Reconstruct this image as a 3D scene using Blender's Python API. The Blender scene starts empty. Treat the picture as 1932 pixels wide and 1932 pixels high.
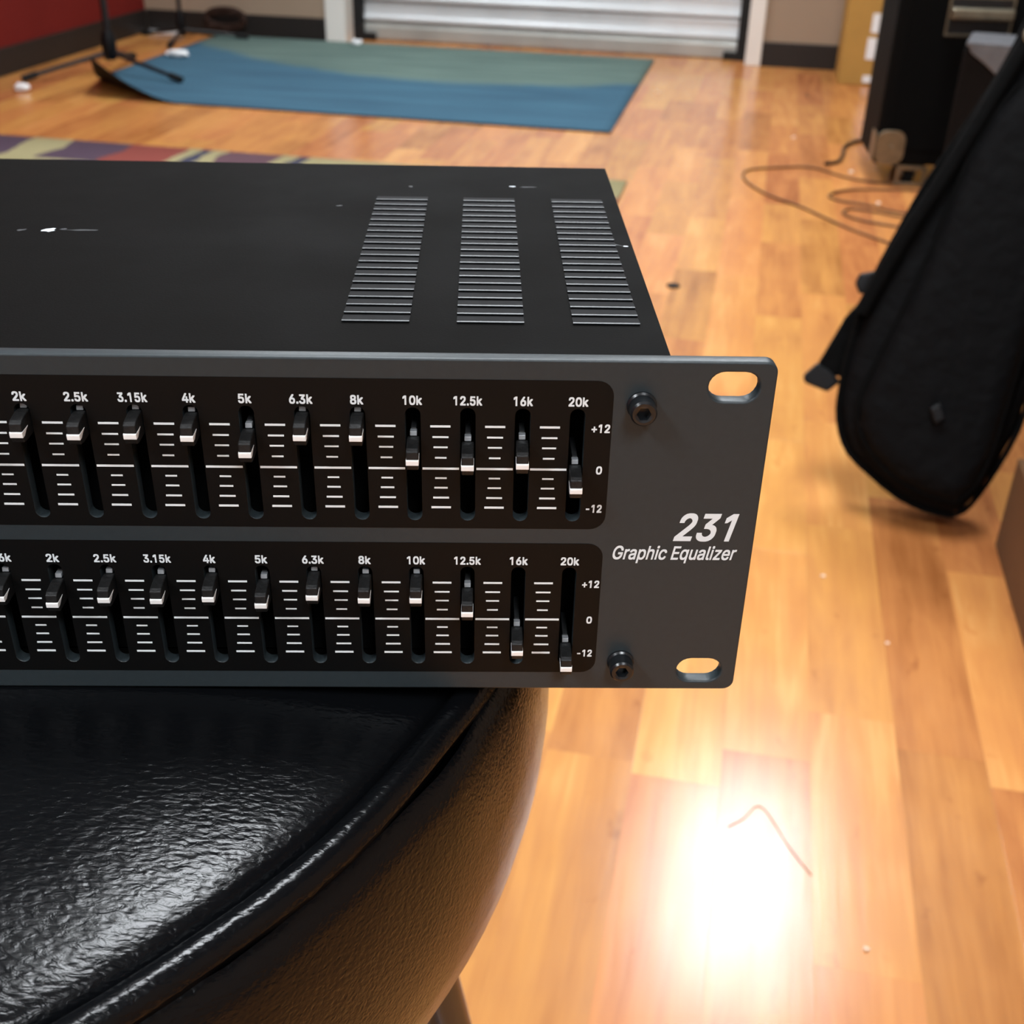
import bpy, bmesh, math, random
from mathutils import Vector, Matrix

# ------------------------------------------------------------------ camera, world, exposure
scn = bpy.context.scene
COL = scn.collection
CAMLOC = Vector((-0.063755, -0.231603, 0.927594))
CR = Vector((0.9995745, -0.0202258, 0.0210163))
CU = Vector((-0.0079813, 0.5033662, 0.8640363))
CB = Vector((-0.0280547, -0.8638364, 0.5029907))
cam_d = bpy.data.cameras.new('camera')
cam = bpy.data.objects.new('camera', cam_d)
COL.objects.link(cam)
cam.matrix_world = Matrix(((CR.x, CU.x, CB.x, CAMLOC.x), (CR.y, CU.y, CB.y, CAMLOC.y),
                           (CR.z, CU.z, CB.z, CAMLOC.z), (0, 0, 0, 1)))
cam_d.sensor_fit = 'HORIZONTAL'
cam_d.sensor_width = 36.0
FPX = 2227.0
cam_d.lens = FPX / 1932.0 * 36.0
cam_d.clip_start = 0.01
cam_d.dof.use_dof = True
cam_d.dof.focus_distance = 0.27
cam_d.dof.aperture_fstop = 27.0
scn.camera = cam

scn.view_settings.view_transform = 'Standard'
scn.view_settings.look = 'None'
scn.view_settings.gamma = 1.0
scn.view_settings.use_curve_mapping = False
scn.view_settings.exposure = -0.38

world = bpy.data.worlds.new('world')
scn.world = world
world.use_nodes = True
world.node_tree.nodes['Background'].inputs[0].default_value = (0.8, 0.85, 1.0, 1)
world.node_tree.nodes['Background'].inputs[1].default_value = 0.02

TROFFER = 50.0            # radiance of a ceiling troffer's diffuser
TROFFER_COL = (0.945, 1.0, 1.05)
# ceiling fixtures (room u, v): one beyond the equaliser, one above the stool, others unseen, added to brighten the door end and the front panel
LIGHTS = [(3.22, 0.27), (0.92, -0.22), (4.4, -1.6), (-1.5, 0.75), (-1.5, -1.4)]

# ------------------------------------------------------------------ room frame
ANG = math.radians(12.8)
SA, CA = math.sin(ANG), math.cos(ANG)
def RV(u, v, z=0.0):
    return Vector((u * SA + v * CA, u * CA - v * SA, z))
U_BACK, U_DOOR, U_FRONT = 5.56, 5.72, -3.6
V_LEFT, V_RIGHT = -3.04, 2.3
H_CEIL = 2.75
rnd = random.Random(231)

def lin(c):
    c = c / 255.0
    return c / 12.92 if c <= 0.04045 else ((c + 0.055) / 1.055) ** 2.4
def rgb(r, g, b):
    return (lin(r), lin(g), lin(b), 1.0)

# ------------------------------------------------------------------ materials
def new_mat(name):
    m = bpy.data.materials.new(name)
    m.use_nodes = True
    nt = m.node_tree
    return m, nt, nt.nodes['Principled BSDF']

def N(nt, t, **kw):
    n = nt.nodes.new(t)
    for k, v in kw.items():
        setattr(n, k, v)
    return n

def ramp(nt, stops, interp='LINEAR'):
    r = N(nt, 'ShaderNodeValToRGB')
    r.color_ramp.interpolation = interp
    el = r.color_ramp.elements
    while len(el) > 1:
        el.remove(el[-1])
    el[0].position = stops[0][0]; el[0].color = stops[0][1]
    for p, c in stops[1:]:
        e = el.new(p); e.color = c
    return r

def pbr(name, col, rough=0.5, spec=0.5, metal=0.0, bump=None, var=0.0, vscale=40.0, emit=None, coat=0.0, rvar=0.0, sheen=0.0):
    """procedural principled: slight colour variation and noise bump in object space"""
    m, nt, b = new_mat(name)
    b.inputs['Base Color'].default_value = col
    b.inputs['Roughness'].default_value = rough
    b.inputs['Specular IOR Level'].default_value = spec
    b.inputs['Metallic'].default_value = metal
    b.inputs['Coat Weight'].default_value = coat
    if sheen:
        b.inputs['Sheen Weight'].default_value = sheen
    tc = N(nt, 'ShaderNodeTexCoord')
    if var or rvar:
        n = N(nt, 'ShaderNodeTexNoise'); n.inputs['Scale'].default_value = vscale; n.inputs['Detail'].default_value = 5
        nt.links.new(tc.outputs['Object'], n.inputs['Vector'])
        if var:
            r = ramp(nt, [(0.3, tuple(c * (1 - var) for c in col[:3]) + (1,)), (0.7, tuple(min(1, c * (1 + var)) for c in col[:3]) + (1,))])
            nt.links.new(n.outputs['Fac'], r.inputs['Fac'])
            nt.links.new(r.outputs['Color'], b.inputs['Base Color'])
        if rvar:
            mr = N(nt, 'ShaderNodeMapRange')
            mr.inputs['From Min'].default_value = 0.3; mr.inputs['From Max'].default_value = 0.7
            mr.inputs['To Min'].default_value = rough - rvar; mr.inputs['To Max'].default_value = rough + rvar
            nt.links.new(n.outputs['Fac'], mr.inputs['Value'])
            nt.links.new(mr.outputs['Result'], b.inputs['Roughness'])
    if bump:
        sc, dist, strg = bump
        n2 = N(nt, 'ShaderNodeTexNoise'); n2.inputs['Scale'].default_value = sc; n2.inputs['Detail'].default_value = 4
        nt.links.new(tc.outputs['Object'], n2.inputs['Vector'])
        bp = N(nt, 'ShaderNodeBump'); bp.inputs['Distance'].default_value = dist; bp.inputs['Strength'].default_value = strg
        nt.links.new(n2.outputs['Fac'], bp.inputs['Height'])
        nt.links.new(bp.outputs['Normal'], b.inputs['Normal'])
    if emit:
        b.inputs['Emission Color'].default_value = emit[0]
        b.inputs['Emission Strength'].default_value = emit[1]
    return m

def wood_floor():
    m, nt, b = new_mat('laminate_wood')
    geo = N(nt, 'ShaderNodeNewGeometry')
    at = N(nt, 'ShaderNodeAttribute', attribute_name='tint')
    rot = N(nt, 'ShaderNodeVectorRotate', rotation_type='Z_AXIS')
    rot.inputs['Angle'].default_value = ANG         # world -> (v, u)
    nt.links.new(geo.outputs['Position'], rot.inputs['Vector'])
    off = N(nt, 'ShaderNodeVectorMath', operation='SCALE')
    off.inputs[0].default_value = (37.0, 53.0, 11.0)
    nt.links.new(at.outputs['Fac'], off.inputs['Scale'])
    add = N(nt, 'ShaderNodeVectorMath', operation='ADD')
    nt.links.new(rot.outputs['Vector'], add.inputs[0]); nt.links.new(off.outputs['Vector'], add.inputs[1])
    def noise(scale, detail, dist, rough=0.55):
        mp = N(nt, 'ShaderNodeMapping'); mp.inputs['Scale'].default_value = scale
        nt.links.new(add.outputs['Vector'], mp.inputs['Vector'])
        n = N(nt, 'ShaderNodeTexNoise'); n.inputs['Scale'].default_value = 1.0
        n.inputs['Detail'].default_value = detail; n.inputs['Distortion'].default_value = dist
        n.inputs['Roughness'].default_value = rough
        nt.links.new(mp.outputs['Vector'], n.inputs['Vector'])
        return n
    n1 = noise((17, 2.2, 1), 4, 1.1)       # broad figure
    n2 = noise((90, 5, 1), 5, 0.3)         # fine grain
    n3 = noise((9, 7, 1), 2, 0.2)          # blotches
    def madd(a, k, c):
        q = N(nt, 'ShaderNodeMath', operation='MULTIPLY_ADD'); q.inputs[1].default_value = k
        nt.links.new(a, q.inputs[0])
        if isinstance(c, float): q.inputs[2].default_value = c
        else: nt.links.new(c, q.inputs[2])
        return q.outputs[0]
    s = madd(n1.outputs['Fac'], 0.75, -0.14)
    s = madd(n2.outputs['Fac'], 0.34, s)
    n6 = noise((34, 16, 1), 2, 0.4)        # small dark flecks and knots
    fk = N(nt, 'ShaderNodeMapRange'); fk.inputs['From Min'].default_value = 0.66; fk.inputs['From Max'].default_value = 0.76
    nt.links.new(n6.outputs['Fac'], fk.inputs['Value'])
    s = madd(fk.outputs['Result'], -0.16, s)
    s = madd(n3.outputs['Fac'], 0.30, s)
    wn = N(nt, 'ShaderNodeTexWhiteNoise', noise_dimensions='1D')
    sc = N(nt, 'ShaderNodeMath', operation='MULTIPLY'); sc.inputs[1].default_value = 977.0
    nt.links.new(at.outputs['Fac'], sc.inputs[0]); nt.links.new(sc.outputs[0], wn.inputs['W'])
    s = madd(wn.outputs['Value'], 0.34, s)
    s = madd(s, 1.0, 0.01)
    r = ramp(nt, [(0.36, rgb(150, 94, 52)), (0.55, rgb(178, 117, 68)), (0.70, rgb(194, 132, 77)), (0.86, rgb(206, 144, 82)), (1.0, rgb(217, 159, 94))])
    nt.links.new(s, r.inputs['Fac'])
    # some strips are pinker, some more yellow
    hs = N(nt, 'ShaderNodeHueSaturation')
    sep = N(nt, 'ShaderNodeSeparateColor'); nt.links.new(wn.outputs['Color'], sep.inputs['Color'])
    mr = N(nt, 'ShaderNodeMapRange'); mr.inputs['To Min'].default_value = 0.491; mr.inputs['To Max'].default_value = 0.507
    nt.links.new(sep.outputs['Green'], mr.inputs['Value']); nt.links.new(mr.outputs['Result'], hs.inputs['Hue'])
    hs.inputs['Saturation'].default_value = 1.02
    nt.links.new(r.outputs['Color'], hs.inputs['Color'])
    nt.links.new(hs.outputs['Color'], b.inputs['Base Color'])
    b.inputs['Roughness'].default_value = 0.2
    b.inputs['Specular IOR Level'].default_value = 0.5
    n4 = noise((30, 8, 1), 3, 0.0)
    mr2 = N(nt, 'ShaderNodeMapRange'); mr2.inputs['To Min'].default_value = 0.16; mr2.inputs['To Max'].default_value = 0.27
    nt.links.new(n4.outputs['Fac'], mr2.inputs['Value']); nt.links.new(mr2.outputs['Result'], b.inputs['Roughness'])
    bp = N(nt, 'ShaderNodeBump'); bp.inputs['Distance'].default_value = 0.0004; bp.inputs['Strength'].default_value = 0.25
    nt.links.new(n2.outputs['Fac'], bp.inputs['Height']); nt.links.new(bp.outputs['Normal'], b.inputs['Normal'])
    return m

def leather():
    m, nt, b = new_mat('black_leather')
    tc = N(nt, 'ShaderNodeTexCoord')
    b.inputs['Base Color'].default_value = (0.0025, 0.0028, 0.0034, 1)
    b.inputs['Specular IOR Level'].default_value = 0.24
    # wrinkled pebble: stretched noise + fine cells
    n1 = N(nt, 'ShaderNodeTexNoise'); n1.inputs['Scale'].default_value = 680; n1.inputs['Detail'].default_value = 4; n1.inputs['Distortion'].default_value = 0.6
    mp = N(nt, 'ShaderNodeMapping'); mp.inputs['Scale'].default_value = (0.45, 1.0, 1.0); mp.inputs['Rotation'].default_value = (0, 0, 0.15)
    nt.links.new(tc.outputs['Object'], mp.inputs['Vector']); nt.links.new(mp.outputs['Vector'], n1.inputs['Vector'])
    v = N(nt, 'ShaderNodeTexVoronoi', feature='SMOOTH_F1'); v.inputs['Scale'].default_value = 950
    nt.links.new(mp.outputs['Vector'], v.inputs['Vector'])
    n2 = N(nt, 'ShaderNodeTexNoise'); n2.inputs['Scale'].default_value = 28; n2.inputs['Detail'].default_value = 3
    nt.links.new(tc.outputs['Object'], n2.inputs['Vector'])
    a1 = N(nt, 'ShaderNodeMath', operation='MULTIPLY_ADD'); a1.inputs[1].default_value = 0.5
    nt.links.new(v.outputs['Distance'], a1.inputs[0]); nt.links.new(n1.outputs['Fac'], a1.inputs[2])
    bp = N(nt, 'ShaderNodeBump'); bp.inputs['Distance'].default_value = 0.0004; bp.inputs['Strength'].default_value = 0.5
    nt.links.new(a1.outputs[0], bp.inputs['Height'])
    bp2 = N(nt, 'ShaderNodeBump'); bp2.inputs['Distance'].default_value = 0.002; bp2.inputs['Strength'].default_value = 0.2
    nt.links.new(n2.outputs['Fac'], bp2.inputs['Height']); nt.links.new(bp.outputs['Normal'], bp2.inputs['Normal'])
    nt.links.new(bp2.outputs['Normal'], b.inputs['Normal'])
    mr = N(nt, 'ShaderNodeMapRange'); mr.inputs['To Min'].default_value = 0.15; mr.inputs['To Max'].default_value = 0.29
    nt.links.new(n2.outputs['Fac'], mr.inputs['Value']); nt.links.new(mr.outputs['Result'], b.inputs['Roughness'])
    return m

def rug_blue():
    m, nt, b = new_mat('blue_rug_pile')
    geo = N(nt, 'ShaderNodeNewGeometry')
    rot = N(nt, 'ShaderNodeVectorRotate', rotation_type='Z_AXIS'); rot.inputs['Angle'].default_value = ANG
    nt.links.new(geo.outputs['Position'], rot.inputs['Vector'])
    sx = N(nt, 'ShaderNodeSeparateXYZ'); nt.links.new(rot.outputs['Vector'], sx.inputs['Vector'])
    # worn grey-green band whose border bows towards the camera in the middle
    q = N(nt, 'ShaderNodeMath', operation='ADD'); q.inputs[1].default_value = 1.30      # v + 1.05
    nt.links.new(sx.outputs['X'], q.inputs[0])
    q2 = N(nt, 'ShaderNodeMath', operation='MULTIPLY'); nt.links.new(q.outputs[0], q2.inputs[0]); nt.links.new(q.outputs[0], q2.inputs[1])
    q3 = N(nt, 'ShaderNodeMath', operation='MULTIPLY_ADD'); q3.inputs[1].default_value = -0.33
    nt.links.new(q2.outputs[0], q3.inputs[0]); nt.links.new(sx.outputs['Y'], q3.inputs[2])   # u - .24 (v+1.05)^2
    n = N(nt, 'ShaderNodeTexNoise'); n.inputs['Scale'].default_value = 6; n.inputs['Detail'].default_value = 5
    nt.links.new(rot.outputs['Vector'], n.inputs['Vector'])
    q4 = N(nt, 'ShaderNodeMath', operation='MULTIPLY_ADD'); q4.inputs[1].default_value = 0.12
    nt.links.new(n.outputs['Fac'], q4.inputs[0]); nt.links.new(q3.outputs[0], q4.inputs[2])
    mr = N(nt, 'ShaderNodeMapRange'); mr.inputs['From Min'].default_value = 4.71; mr.inputs['From Max'].default_value = 4.80
    nt.links.new(q4.outputs[0], mr.inputs['Value'])
    n2 = N(nt, 'ShaderNodeTexNoise'); n2.inputs['Scale'].default_value = 3; n2.inputs['Detail'].default_value = 3
    mp = N(nt, 'ShaderNodeMapping'); mp.inputs['Scale'].default_value = (0.6, 4, 1)
    nt.links.new(rot.outputs['Vector'], mp.inputs['Vector']); nt.links.new(mp.outputs['Vector'], n2.inputs['Vector'])
    c1 = ramp(nt, [(0.3, rgb(60, 92, 112)), (0.7, rgb(70, 107, 127))])
    c2 = ramp(nt, [(0.3, rgb(88, 108, 103)), (0.7, rgb(110, 131, 123))])
    nt.links.new(n2.outputs['Fac'], c1.inputs['Fac']); nt.links.new(n2.outputs['Fac'], c2.inputs['Fac'])
    mx = N(nt, 'ShaderNodeMix', data_type='RGBA')
    nt.links.new(mr.outputs['Result'], mx.inputs['Factor'])
    nt.links.new(c1.outputs['Color'], mx.inputs[6]); nt.links.new(c2.outputs['Color'], mx.inputs[7])
    nt.links.new(mx.outputs[2], b.inputs['Base Color'])
    b.inputs['Roughness'].default_value = 0.95
    b.inputs['Specular IOR Level'].default_value = 0.15
    n5 = N(nt, 'ShaderNodeTexNoise'); n5.inputs['Scale'].default_value = 400
    nt.links.new(rot.outputs['Vector'], n5.inputs['Vector'])
    bp = N(nt, 'ShaderNodeBump'); bp.inputs['Distance'].default_value = 0.003
    nt.links.new(n5.outputs['Fac'], bp.inputs['Height']); nt.links.new(bp.outputs['Normal'], b.inputs['Normal'])
    return m

def rug_pattern():
    m, nt, b = new_mat('patchwork_rug_pile')
    geo = N(nt, 'ShaderNodeNewGeometry')
    rot = N(nt, 'ShaderNodeVectorRotate', rotation_type='Z_AXIS'); rot.inputs['Angle'].default_value = ANG
    nt.links.new(geo.outputs['Position'], rot.inputs['Vector'])
    sx = N(nt, 'ShaderNodeSeparateXYZ'); nt.links.new(rot.outputs['Vector'], sx.inputs['Vector'])
    def mth(op, a_, b_=None):
        q = N(nt, 'ShaderNodeMath', operation=op)
        for i, x in enumerate((a_, b_)):
            if x is None: continue
            if isinstance(x, (int, float)): q.inputs[i].default_value = x
            else: nt.links.new(x, q.inputs[i])
        return q.outputs[0]
    row = mth('FLOOR', mth('DIVIDE', mth('SUBTRACT', 3.345, sx.outputs['Y']), 0.235))
    n = N(nt, 'ShaderNodeTexNoise'); n.inputs['Scale'].default_value = 5
    nt.links.new(rot.outputs['Vector'], n.inputs['Vector'])
    vv = mth('ADD', sx.outputs['X'], mth('MULTIPLY', mth('SUBTRACT', n.outputs['Fac'], 0.5), 0.09))
    t = mth('FRACT', mth('ADD', mth('DIVIDE', mth('ADD', vv, 3.0), 2.625), mth('MULTIPLY', row, 0.37)))
    KH, PU, RE, MA, NA = rgb(166, 157, 118), rgb(86, 70, 84), rgb(140, 74, 66), rgb(104, 78, 86), rgb(66, 66, 86)
    P = lambda v: (v + 3.0) / 2.625
    r = ramp(nt, [(0.0, RE), (P(-2.7), KH), (P(-2.5), PU), (P(-2.33), KH), (P(-2.2), PU), (P(-1.99), RE), (P(-1.80), KH), (P(-1.74), NA), (P(-1.70), KH), (P(-1.65), MA), (P(-1.48), KH), (P(-1.43), NA), (P(-1.38), KH), (P(-1.0), PU), (P(-0.8), RE), (P(-0.6), KH)], 'CONSTANT')
    nt.links.new(t, r.inputs['Fac'])
    nt.links.new(r.outputs['Color'], b.inputs['Base Color'])
    b.inputs['Roughness'].default_value = 0.95
    b.inputs['Specular IOR Level'].default_value = 0.1
    return m

M = {}
M['floor'] = wood_floor()
M['leather'] = leather()
M['rug_blue'] = rug_blue()
M['rug_pat'] = rug_pattern()
M['rug_back'] = pbr('rug_rubber_back', rgb(24, 20, 18), 0.8, 0.2)
M['subfloor'] = pbr('subfloor', rgb(90, 60, 38), 0.9, 0.2, var=0.1)
M['wall_tan'] = pbr('tan_wall_paint', rgb(152, 132, 112), 0.85, 0.25, var=0.03, vscale=3, bump=(300, 0.0005, 0.3))
M['wall_pale'] = pbr('pale_wall_paint', rgb(196, 198, 200), 0.85, 0.25, var=0.03, vscale=3)
M['wall_red'] = pbr('red_wall_paint', rgb(104, 20, 14), 0.75, 0.25, var=0.05, vscale=3, bump=(300, 0.0005, 0.3))
M['ceiling'] = pbr('ceiling_tile', rgb(104, 100, 96), 0.95, 0.1, var=0.05, vscale=60)
M['base_black'] = pbr('black_vinyl_base', rgb(34, 29, 26), 0.5, 0.35, var=0.1)
M['white_trim'] = pbr('white_trim_paint', rgb(224, 220, 212), 0.45, 0.4, var=0.02, vscale=8)
M['shutter'] = pbr('galvanised_shutter', rgb(206, 209, 210), 0.4, 0.5, metal=0.25, var=0.06, vscale=6)
M['shutter_bar'] = pbr('shutter_bottom_bar', rgb(168, 168, 162), 0.4, 0.5, metal=0.3, var=0.14, vscale=5)
M['track'] = pbr('black_track', rgb(20, 20, 20), 0.6, 0.3)
M['panel'] = pbr('grey_panel_paint', rgb(41, 48, 51), 0.40, 0.35, bump=(2600, 0.00006, 0.5), var=0.05, vscale=500)
M['window'] = pbr('black_screen_print', rgb(6, 6, 6), 0.5, 0.18, bump=(2600, 0.00005, 0.4))
M['chassis'] = pbr('black_chassis_paint', rgb(9, 8, 7), 0.72, 0.04, bump=(1800, 0.00008, 0.5), var=0.25, vscale=30, rvar=0.06)
M['louver'] = pbr('black_louver_edge', rgb(19, 19, 20), 0.65, 0.08, var=0.3, vscale=200)
M['lip'] = pbr('lit_louver_lip', rgb(40, 43, 45), 0.4, 0.4, var=0.4, vscale=300)  # paler than the louvre: the light caught along the lip is painted in
M['void'] = pbr('dark_interior', rgb(4, 4, 4), 0.9, 0.1)
M['print'] = pbr('white_screen_print', rgb(222, 227, 228), 0.6, 0.3)
M['print2'] = pbr('grey_white_print', rgb(216, 223, 226), 0.6, 0.3)
M['knob'] = pbr('slider_plastic', rgb(19, 19, 19), 0.5, 0.35, bump=(1500, 0.0002, 0.6), var=0.35, vscale=700)
M['knob_white'] = pbr('white_pointer', rgb(236, 236, 234), 0.5, 0.4)
M['stem'] = pbr('slider_stem', rgb(150, 153, 156), 0.4, 0.5, metal=0.3)
M['stem_dark'] = pbr('slider_stem_dark', rgb(40, 41, 42), 0.4, 0.5)
M['screw'] = pbr('black_oxide_screw', rgb(22, 24, 26), 0.27, 0.5)
M['scuff_glint'] = pbr('white_scuff_and_glint', rgb(214, 220, 226), 0.6, 0.3)
M['scuff_glint2'] = pbr('faint_scuff', rgb(62, 64, 66), 0.6, 0.3)
M['black_metal'] = pbr('black_stand_metal', rgb(20, 20, 22), 0.4, 0.5, rvar=0.1)
M['rubber'] = pbr('black_rubber', rgb(18, 18, 18), 0.75, 0.3)
M['chrome_dark'] = pbr('dark_tube_steel', rgb(70, 70, 74), 0.25, 0.5, metal=0.8)
M['tolex'] = pbr('black_tolex', rgb(6, 6, 6), 0.65, 0.08, bump=(500, 0.0006, 0.6))
M['grille'] = pbr('black_grille_cloth', rgb(7, 7, 7), 0.85, 0.08, bump=(900, 0.0006, 0.6))
M['steel'] = pbr('worn_zinc', rgb(138, 130, 112), 0.35, 0.5, metal=0.85, var=0.15, vscale=40)
M['nylon'] = pbr('black_nylon', rgb(6, 6, 7), 0.75, 0.1, bump=(38, 0.012, 0.45), var=0.2, vscale=120)
M['nylon2'] = pbr('black_nylon_edge', rgb(4, 4, 4), 0.8, 0.08, bump=(60, 0.006, 0.4))
M['plastic'] = pbr('black_plastic', rgb(9, 9, 11), 0.45, 0.25)
M['case_dark'] = pbr('brown_black_vinyl', rgb(16, 13, 12), 0.75, 0.1, bump=(80, 0.003, 0.4), var=0.15)
M['case_grey'] = pbr('grey_vinyl', rgb(94, 94, 97), 0.6, 0.3, bump=(60, 0.004, 0.4), var=0.12)
M['carton'] = pbr('corrugated_carton', rgb(176, 136, 72), 0.9, 0.15, var=0.06, vscale=9)
M['carton_dark'] = pbr('brown_kraft_board', rgb(118, 88, 62), 0.9, 0.15, var=0.08, vscale=9)
M['paper'] = pbr('white_paper', rgb(232, 234, 234), 0.85, 0.2, var=0.04, vscale=40)
M['cable'] = pbr('brown_black_cable', rgb(104, 70, 42), 0.55, 0.35)
M['cable2'] = pbr('red_brown_cable', rgb(46, 29, 21), 0.7, 0.2)
M['thread'] = pbr('dark_thread', rgb(70, 66, 60), 0.9, 0.2)
M['crumb'] = pbr('pale_crumb', rgb(240, 215, 190), 0.8, 0.2)
M['troffer_frame'] = pbr('white_fixture', rgb(220, 220, 216), 0.5, 0.4)
M['diffuser'] = pbr('lit_diffuser', rgb(250, 250, 245), 0.5, 0.3, emit=(TROFFER_COL + (1,), TROFFER))

# ------------------------------------------------------------------ mesh helpers
def mesh_from(name, verts, faces, smooth=False):
    me = bpy.data.meshes.new(name)
    me.from_pydata([tuple(v) for v in verts], [], faces)
    me.validate(); me.update()
    if smooth:
        for p in me.polygons: p.use_smooth = True
    return me

def fix_normals(me):
    bm = bmesh.new(); bm.from_mesh(me)
    bmesh.ops.recalc_face_normals(bm, faces=bm.faces)
    bm.to_mesh(me); bm.free()
    return me

def obj(name, me, mat, parent=None, loc=(0, 0, 0), rot=None):
    o = bpy.data.objects.new(name, me)
    COL.objects.link(o)
    if mat is not None and me is not None and not me.materials:
        me.materials.append(mat)
    o.location = loc
    if rot is not None: o.rotation_euler = rot
    if parent is not None:
        o.parent = parent
        o.matrix_parent_inverse = parent_world(parent).inverted()
    return o

def parent_world(o):
    m = Matrix.LocRotScale(o.location, o.rotation_euler.to_quaternion(), o.scale)
    if o.parent is not None:
        return parent_world(o.parent) @ o.matrix_parent_inverse @ m
    return m

def empty(name, loc):
    o = bpy.data.objects.new(name, None)
    o.empty_display_size = 0.05
    COL.objects.link(o); o.location = loc
    return o

def tag(o, label=None, cat=None, group=None, kind=None):
    if label: o['label'] = label
    if cat: o['category'] = cat
    if group: o['group'] = group
    if kind: o['kind'] = kind
    return o

class MB:
    def __init__(s): s.v = []; s.f = []; s.mi = []
    def add(s, vs, fs, mi=0):
        b = len(s.v); s.v += [tuple(v) for v in vs]; s.f += [tuple(i + b for i in f) for f in fs]; s.mi += [mi] * len(fs)
        return s
    def hexa(s, p, mi=0):     # 8 points: bottom 4 ccw, top 4 ccw
        return s.add(p, [(3, 2, 1, 0), (4, 5, 6, 7), (0, 1, 5, 4), (1, 2, 6, 5), (2, 3, 7, 6), (3, 0, 4, 7)], mi)
    def box(s, x0, x1, y0, y1, z0, z1, mi=0):
        return s.hexa([(x0, y0, z0), (x1, y0, z0), (x1, y1, z0), (x0, y1, z0), (x0, y0, z1), (x1, y0, z1), (x1, y1, z1), (x0, y1, z1)], mi)
    def rbox(s, u0, u1, v0, v1, z0, z1, mi=0):   # box in the room frame
        return s.hexa([RV(u0, v0, z0), RV(u0, v1, z0), RV(u1, v1, z0), RV(u1, v0, z0), RV(u0, v0, z1), RV(u0, v1, z1), RV(u1, v1, z1), RV(u1, v0, z1)], mi)
    def lathe(s, prof, seg=48, c=(0, 0), mi=0, cap0=False, cap1=False):
        vs = []; fs = []
        n = len(prof)
        for k in range(seg):
            a = 2 * math.pi * k / seg
            for r, z in prof: vs.append((c[0] + r * math.cos(a), c[1] + r * math.sin(a), z))
        for k in range(seg):
            k2 = (k + 1) % seg
            for i in range(n - 1): fs.append((k * n + i, k2 * n + i, k2 * n + i + 1, k * n + i + 1))
        if cap0: fs.append(tuple(k * n for k in reversed(range(seg))))
        if cap1: fs.append(tuple(k * n + n - 1 for k in range(seg)))
        return s.add(vs, fs, mi)
    def tube(s, pts, r, seg=10, mi=0, caps=True):
        pts = [Vector(p) for p in pts]
        rs = r if isinstance(r, (list, tuple)) else [r] * len(pts)
        vs = []; fs = []
        up = Vector((0, 0, 1)); prev = None
        for i, p in enumerate(pts):
            t = (pts[min(i + 1, len(pts) - 1)] - pts[max(i - 1, 0)]).normalized()
            if prev is None:
                a = t.cross(up)
                if a.length < 1e-3: a = t.cross(Vector((1, 0, 0)))
            else:
                a = prev - t * prev.dot(t)
            a.normalize(); b = t.cross(a); prev = a
            for k in range(seg):
                an = 2 * math.pi * k / seg
                vs.append(p + (a * math.cos(an) + b * math.sin(an)) * rs[i])
        for i in range(len(pts) - 1):
            for k in range(seg):
                k2 = (k + 1) % seg
                fs.append((i * seg + k, i * seg + k2, (i + 1) * seg + k2, (i + 1) * seg + k))
        if caps:
            fs.append(tuple(range(seg - 1, -1, -1))); fs.append(tuple((len(pts) - 1) * seg + k for k in range(seg)))
        return s.add(vs, fs, mi)
    def mesh(s, name, smooth=False, bevel=0.0, bseg=2, mats=None):
        me = bpy.data.meshes.new(name)
        me.from_pydata(s.v, [], s.f)
        me.update()
        if mats:
            for m in mats: me.materials.append(m)
            for p, i in zip(me.polygons, s.mi): p.material_index = i
        bm = bmesh.new(); bm.from_mesh(me)
        bmesh.ops.recalc_face_normals(bm, faces=bm.faces)
        if bevel:
            es = [e for e in bm.edges if len(e.link_faces) == 2 and e.calc_face_angle(0) > 0.5]
            bmesh.ops.bevel(bm, geom=es, offset=bevel, segments=bseg, profile=0.5, affect='EDGES')
        bm.to_mesh(me); bm.free()
        if smooth:
            for p in me.polygons: p.use_smooth = True
            try: me.set_sharp_from_angle(angle=math.radians(38))
            except Exception: pass
        return me

def curve_smooth(pts, n=8):
    """Catmull-Rom through 2-D/3-D points"""
    P = [Vector(p) for p in pts]; out = []
    for i in range(len(P) - 1):
        p0 = P[max(i - 1, 0)]; p1 = P[i]; p2 = P[i + 1]; p3 = P[min(i + 2, len(P) - 1)]
        for k in range(n):
            t = k / n
            out.append(0.5 * ((2 * p1) + (-p0 + p2) * t + (2 * p0 - 5 * p1 + 4 * p2 - p3) * t * t + (-p0 + 3 * p1 - 3 * p2 + p3) * t ** 3))
    out.append(P[-1])
    return out

def curve_to_mesh(cu, name):
    o = bpy.data.objects.new('tmp_curve', cu); COL.objects.link(o)
    dg = bpy.context.evaluated_depsgraph_get(); dg.update()
    me = bpy.data.meshes.new_from_object(o.evaluated_get(dg), depsgraph=dg)
    bpy.data.objects.remove(o); bpy.data.curves.remove(cu)
    me.name = name; me.materials.clear()
    return me

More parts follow.
